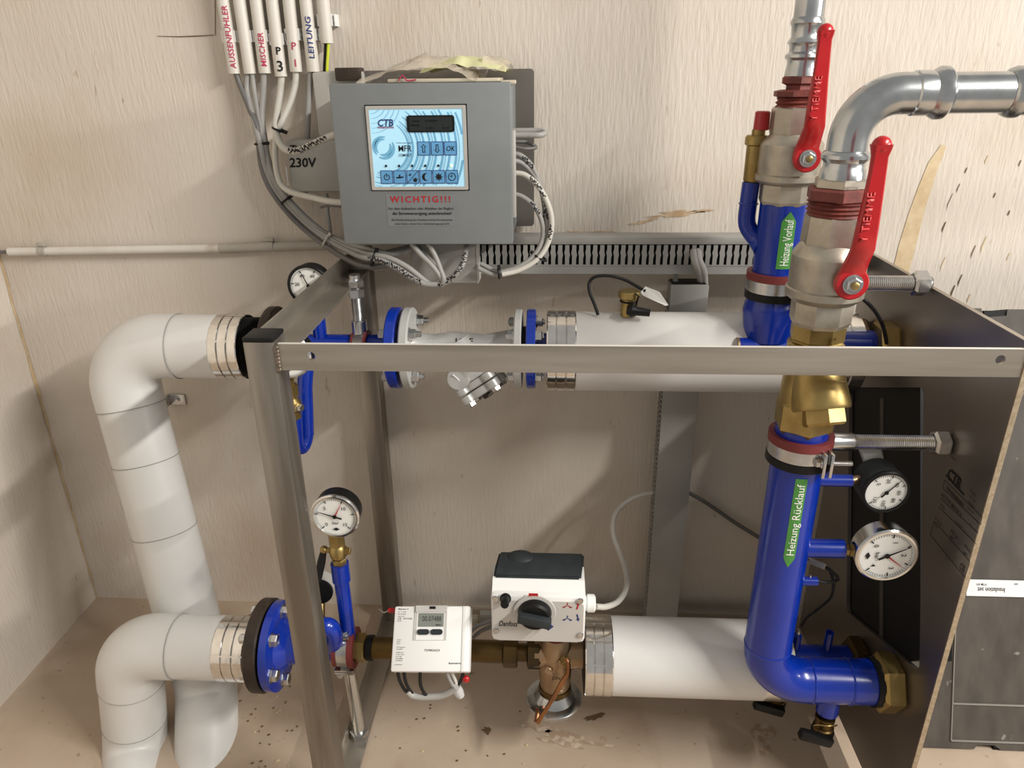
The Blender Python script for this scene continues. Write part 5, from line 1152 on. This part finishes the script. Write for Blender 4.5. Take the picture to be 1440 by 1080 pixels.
MB().obox(P(684, 866, 1.30), X_, Y_, Z_, .014, .008, .010, .002).obj('block', 'lgrey', t); MB().obox(P(666, 872, 1.29), X_, Y_, Z_, .010, .008, .010, .002).obj('block', 'manual', t)

# ------------------------------------------------------------------ control valve and actuator
vx = P(781, 920, YL).x
t = thing('control_valve', 'gunmetal control valve with round steel diaphragm housing and copper pulse tube', 'valve', (vx, YL, .12))
zz = lambda v: P(781, v, YL).z
MB().lathe((vx, YL, zz(972)), Z_, [(0, .030), (zz(952)-zz(972), .034), (zz(925)-zz(972), .036), (zz(905)-zz(972), .034), (zz(893)-zz(972), .026)], 32).obj('body', 'bronze', t)
MB().cyl((P(760, 916, YL).x-.012, YL, ZM), (P(815, 918, YL).x+.02, YL, ZM), .030, seg=28).obj('port', 'bronze', t)
MB().lathe((vx, YL, zz(906)), Z_, [(0, .027), (.004, .030), (.012, .030), (.016, .026)], 32).obj('stem_collar', 'dbrass', t)
MB().lathe((vx, YL, zz(897)), Z_, [(0, .024), (.03, .024)], 24).obj('stem_nut', 'rubber', t)
MB().lathe((vx, YL, zz(962)), -Z_, [(0, .034), (.010, .036), (.016, .034)], 28).obj('neck_ring', 'dbrass', t)
zd = P(777, 978, YL).z
MB().lathe((vx-.002, YL-.004, zd-.022), Z_, [(0, .035), (.004, .052), (.012, .0565), (.016, .058), (.0175, .060), (.022, .060), (.024, .057), (.026, .044), (.034, .040), (.045, .034)], 48).obj('diaphragm_housing', 'gal', t)
for u, v in ((772, 940), (790, 930)): MB().lathe(P(u, v, YL-.030), V((-.2, -.9, .1)), [(0, .009), (.008, .009), (.010, .007)], 14).obj('plug', 'bronze', t)
pa = [P(796, 927, YL-.052), P(799, 934, YL-.055), P(798, 947, YL-.055), P(790, 960, YL-.06), P(776, 985, YL-.07), P(756, 1016, YL-.08)]
MB().lathe(P(793, 926, YL-.036), V((.3, -.9, -.2)), [(0, .009), (.012, .009), (.014, .007), (.02, .007)], 6).obj('tube_nut', 'brass', t)
MB().sweep(cr_path(pa), .0048, 12).obj('pulse_tube', 'copper', t)
MB().sweep(cr_path([P(752, 996, YL-.03), P(756, 1000, YL-.05), P(754, 1016, YL-.07)]), .0048, 10).obj('pulse_tube', 'copper', t)
text('cast_lettering', 'DN', P(783, 955, YL-.038)+V((-.01, 0, 0)), X_, Z_, .008, 'ink', t, off=.002, bold=.02)
ay = 1.140; ax0, ax1 = -.113, .071; az0, azm = .362, .474
t = thing('actuator', 'white valve actuator with black hood and black turning knob above the control valve', 'actuator', ((ax0+ax1)/2, 1.19, az0))
fa = MB(); fa.box((ax0, ay, az0), (ax1, ay+.075, azm), .008); fa.obj('case', 'white', t)
zt2 = azm+.016
fa = MB(); fa.prism([V((ax0+.002, ay+.004, azm-.012)), V((ax0+.002, ay+.032, zt2)), V((ax0+.002, ay+.075, zt2)), V((ax0+.002, ay+.075, azm-.012))], (ax1-ax0-.004, 0, 0)); fa.obj('sloping_top', 'white', t, 20)
fa = MB(); fa.prism([V((ax0+.003, ay+.034, zt2-.02)), V((ax0+.003, ay+.034, zt2+.004)), V((ax0+.006, ay+.055, zt2+.014)), V((ax0+.010, ay+.098, zt2+.016)), V((ax0+.012, ay+.108, zt2+.004)), V((ax0+.012, ay+.108, az0+.02)), V((ax0+.003, ay+.06, az0+.02))], (ax1-ax0-.012, 0, 0))
bmesh.ops.bevel(fa.bm, geom=[e for e in fa.bm.edges], offset=.004, segments=2, affect='EDGES'); fa.obj('hood', 'char', t, 40)
MB().ball(V((ax0+.055, ay+.085, zt2+.010)), .030, (1, .75, .42), 20).obj('hood_bulge', 'char', t)
def ap(u, v, l=0): p = P(u, v, ay-l); return p
fpnl = holed(MB(), rrect(ax0+.004, az0+.004, ax1-.004, azm-.010, .012), [], lambda x, z: V((x, ay-.0012, z)), (0, .002, 0)).obj('front_panel', 'panel', t, 0)
kc = ap(752, 860, .002)
MB().lathe(kc, -Y_, [(0, .039), (.002, .0415), (.004, .0405), (.0042, .034)], 44).obj('knob_ring', 'panel', t)
MB().lathe(kc+V((0, -.004, 0)), -Y_, [(0, .033), (.012, .031), (.016, .027)], 40).obj('knob', 'black', t)
kd = V((.97, 0, -.22)).normalized(); MB().obox(kc+V((0, -.024, 0)), kd, Y_, kd.cross(Y_), .032, .010, .0095, .003).obj('knob_grip', 'char', t)
q = kc+kd*.030+V((.0, -.018, -.016)); MB().obox(q, V((.7, 0, .7)), Y_, V((-.7, 0, .7)), .007, .001, .003).obj('pointer_mark', 'blueink', t, 0)
MB().obox(ap(750, 838, .004), X_, Y_, Z_, .009, .002, .0045).obj('red_mark', 'red', t, 0)
bc_ = ap(711, 841, .002); MB().lathe(bc_, V((0, -.9, .25)), [(0, .0105), (.004, .011), (.005, .0085), (.030, .008), (.034, .006)], 24).obj('release_button', 'black', t)
for u, v in ((694, 828), (816, 834), (695, 887), (816, 893)):
    p = ap(u, v, .0015); p.x = max(ax0+.009, min(ax1-.009, p.x)); p.z = max(az0+.008, min(azm-.006, p.z)); MB().lathe(p, -Y_, [(0, .0065), (.0025, .006), (.003, .004)], 14).obj('screw', 'zinc', t)
text('lettering', 'Danfoss', ap(701, 880, .0014), X_, Z_, .0125, 'ink', t, width=.037, shear=.3, bold=.015, off=.0004)
def arrow(u, v, m, up):
    p = ap(u, v, .0018); s = .0085; sg = 1 if up else -1
    MB().face([p+V((x*s, 0, z*s*sg)) for x, z in ((-.45, -1), (-.1, -1.05), (.15, .2), (.4, .15), (.1, 1), (-.5, .35), (-.15, .3))]).obj('arrow_mark', m, t, 0)
arrow(813, 852, 'redink', True); arrow(813, 869, 'blueink', False)
for v, m in ((852, 'redink'), (870, 'blueink')):
    p = ap(798, v, .0018); s = .008
    for pts in (((-.2, -.1), (.2, -.1), (.2, .1), (-.2, .1)), ((-.12, .2), (.12, .2), (.12, .9), (-.12, .9)), ((-1, -.5), (-.85, -.75), (-.25, -.2), (-.4, .1)), ((1, -.5), (.85, -.75), (.25, -.2), (.4, .1)), ((-1.2, -.3), (-.7, -.3), (-.7, -.5), (-1.2, -.5)), ((1.2, -.3), (.7, -.3), (.7, -.5), (1.2, -.5))):
        MB().face([p+V((x*s, 0, z*s)) for x, z in pts]).obj('valve_mark', m, t, 0)
g = P(832, 853, 1.165); MB().lathe((ax1-.002, 1.175, g.z), X_, [(0, .015), (.006, .015), (.007, .018), (.020, .018), (.023, .014)], 12).obj('cable_gland', 'white', t)
MB().cyl((vx, YL, zz(897)), (vx, YL, az0+.01), .022).obj('coupling', 'bronze', t)
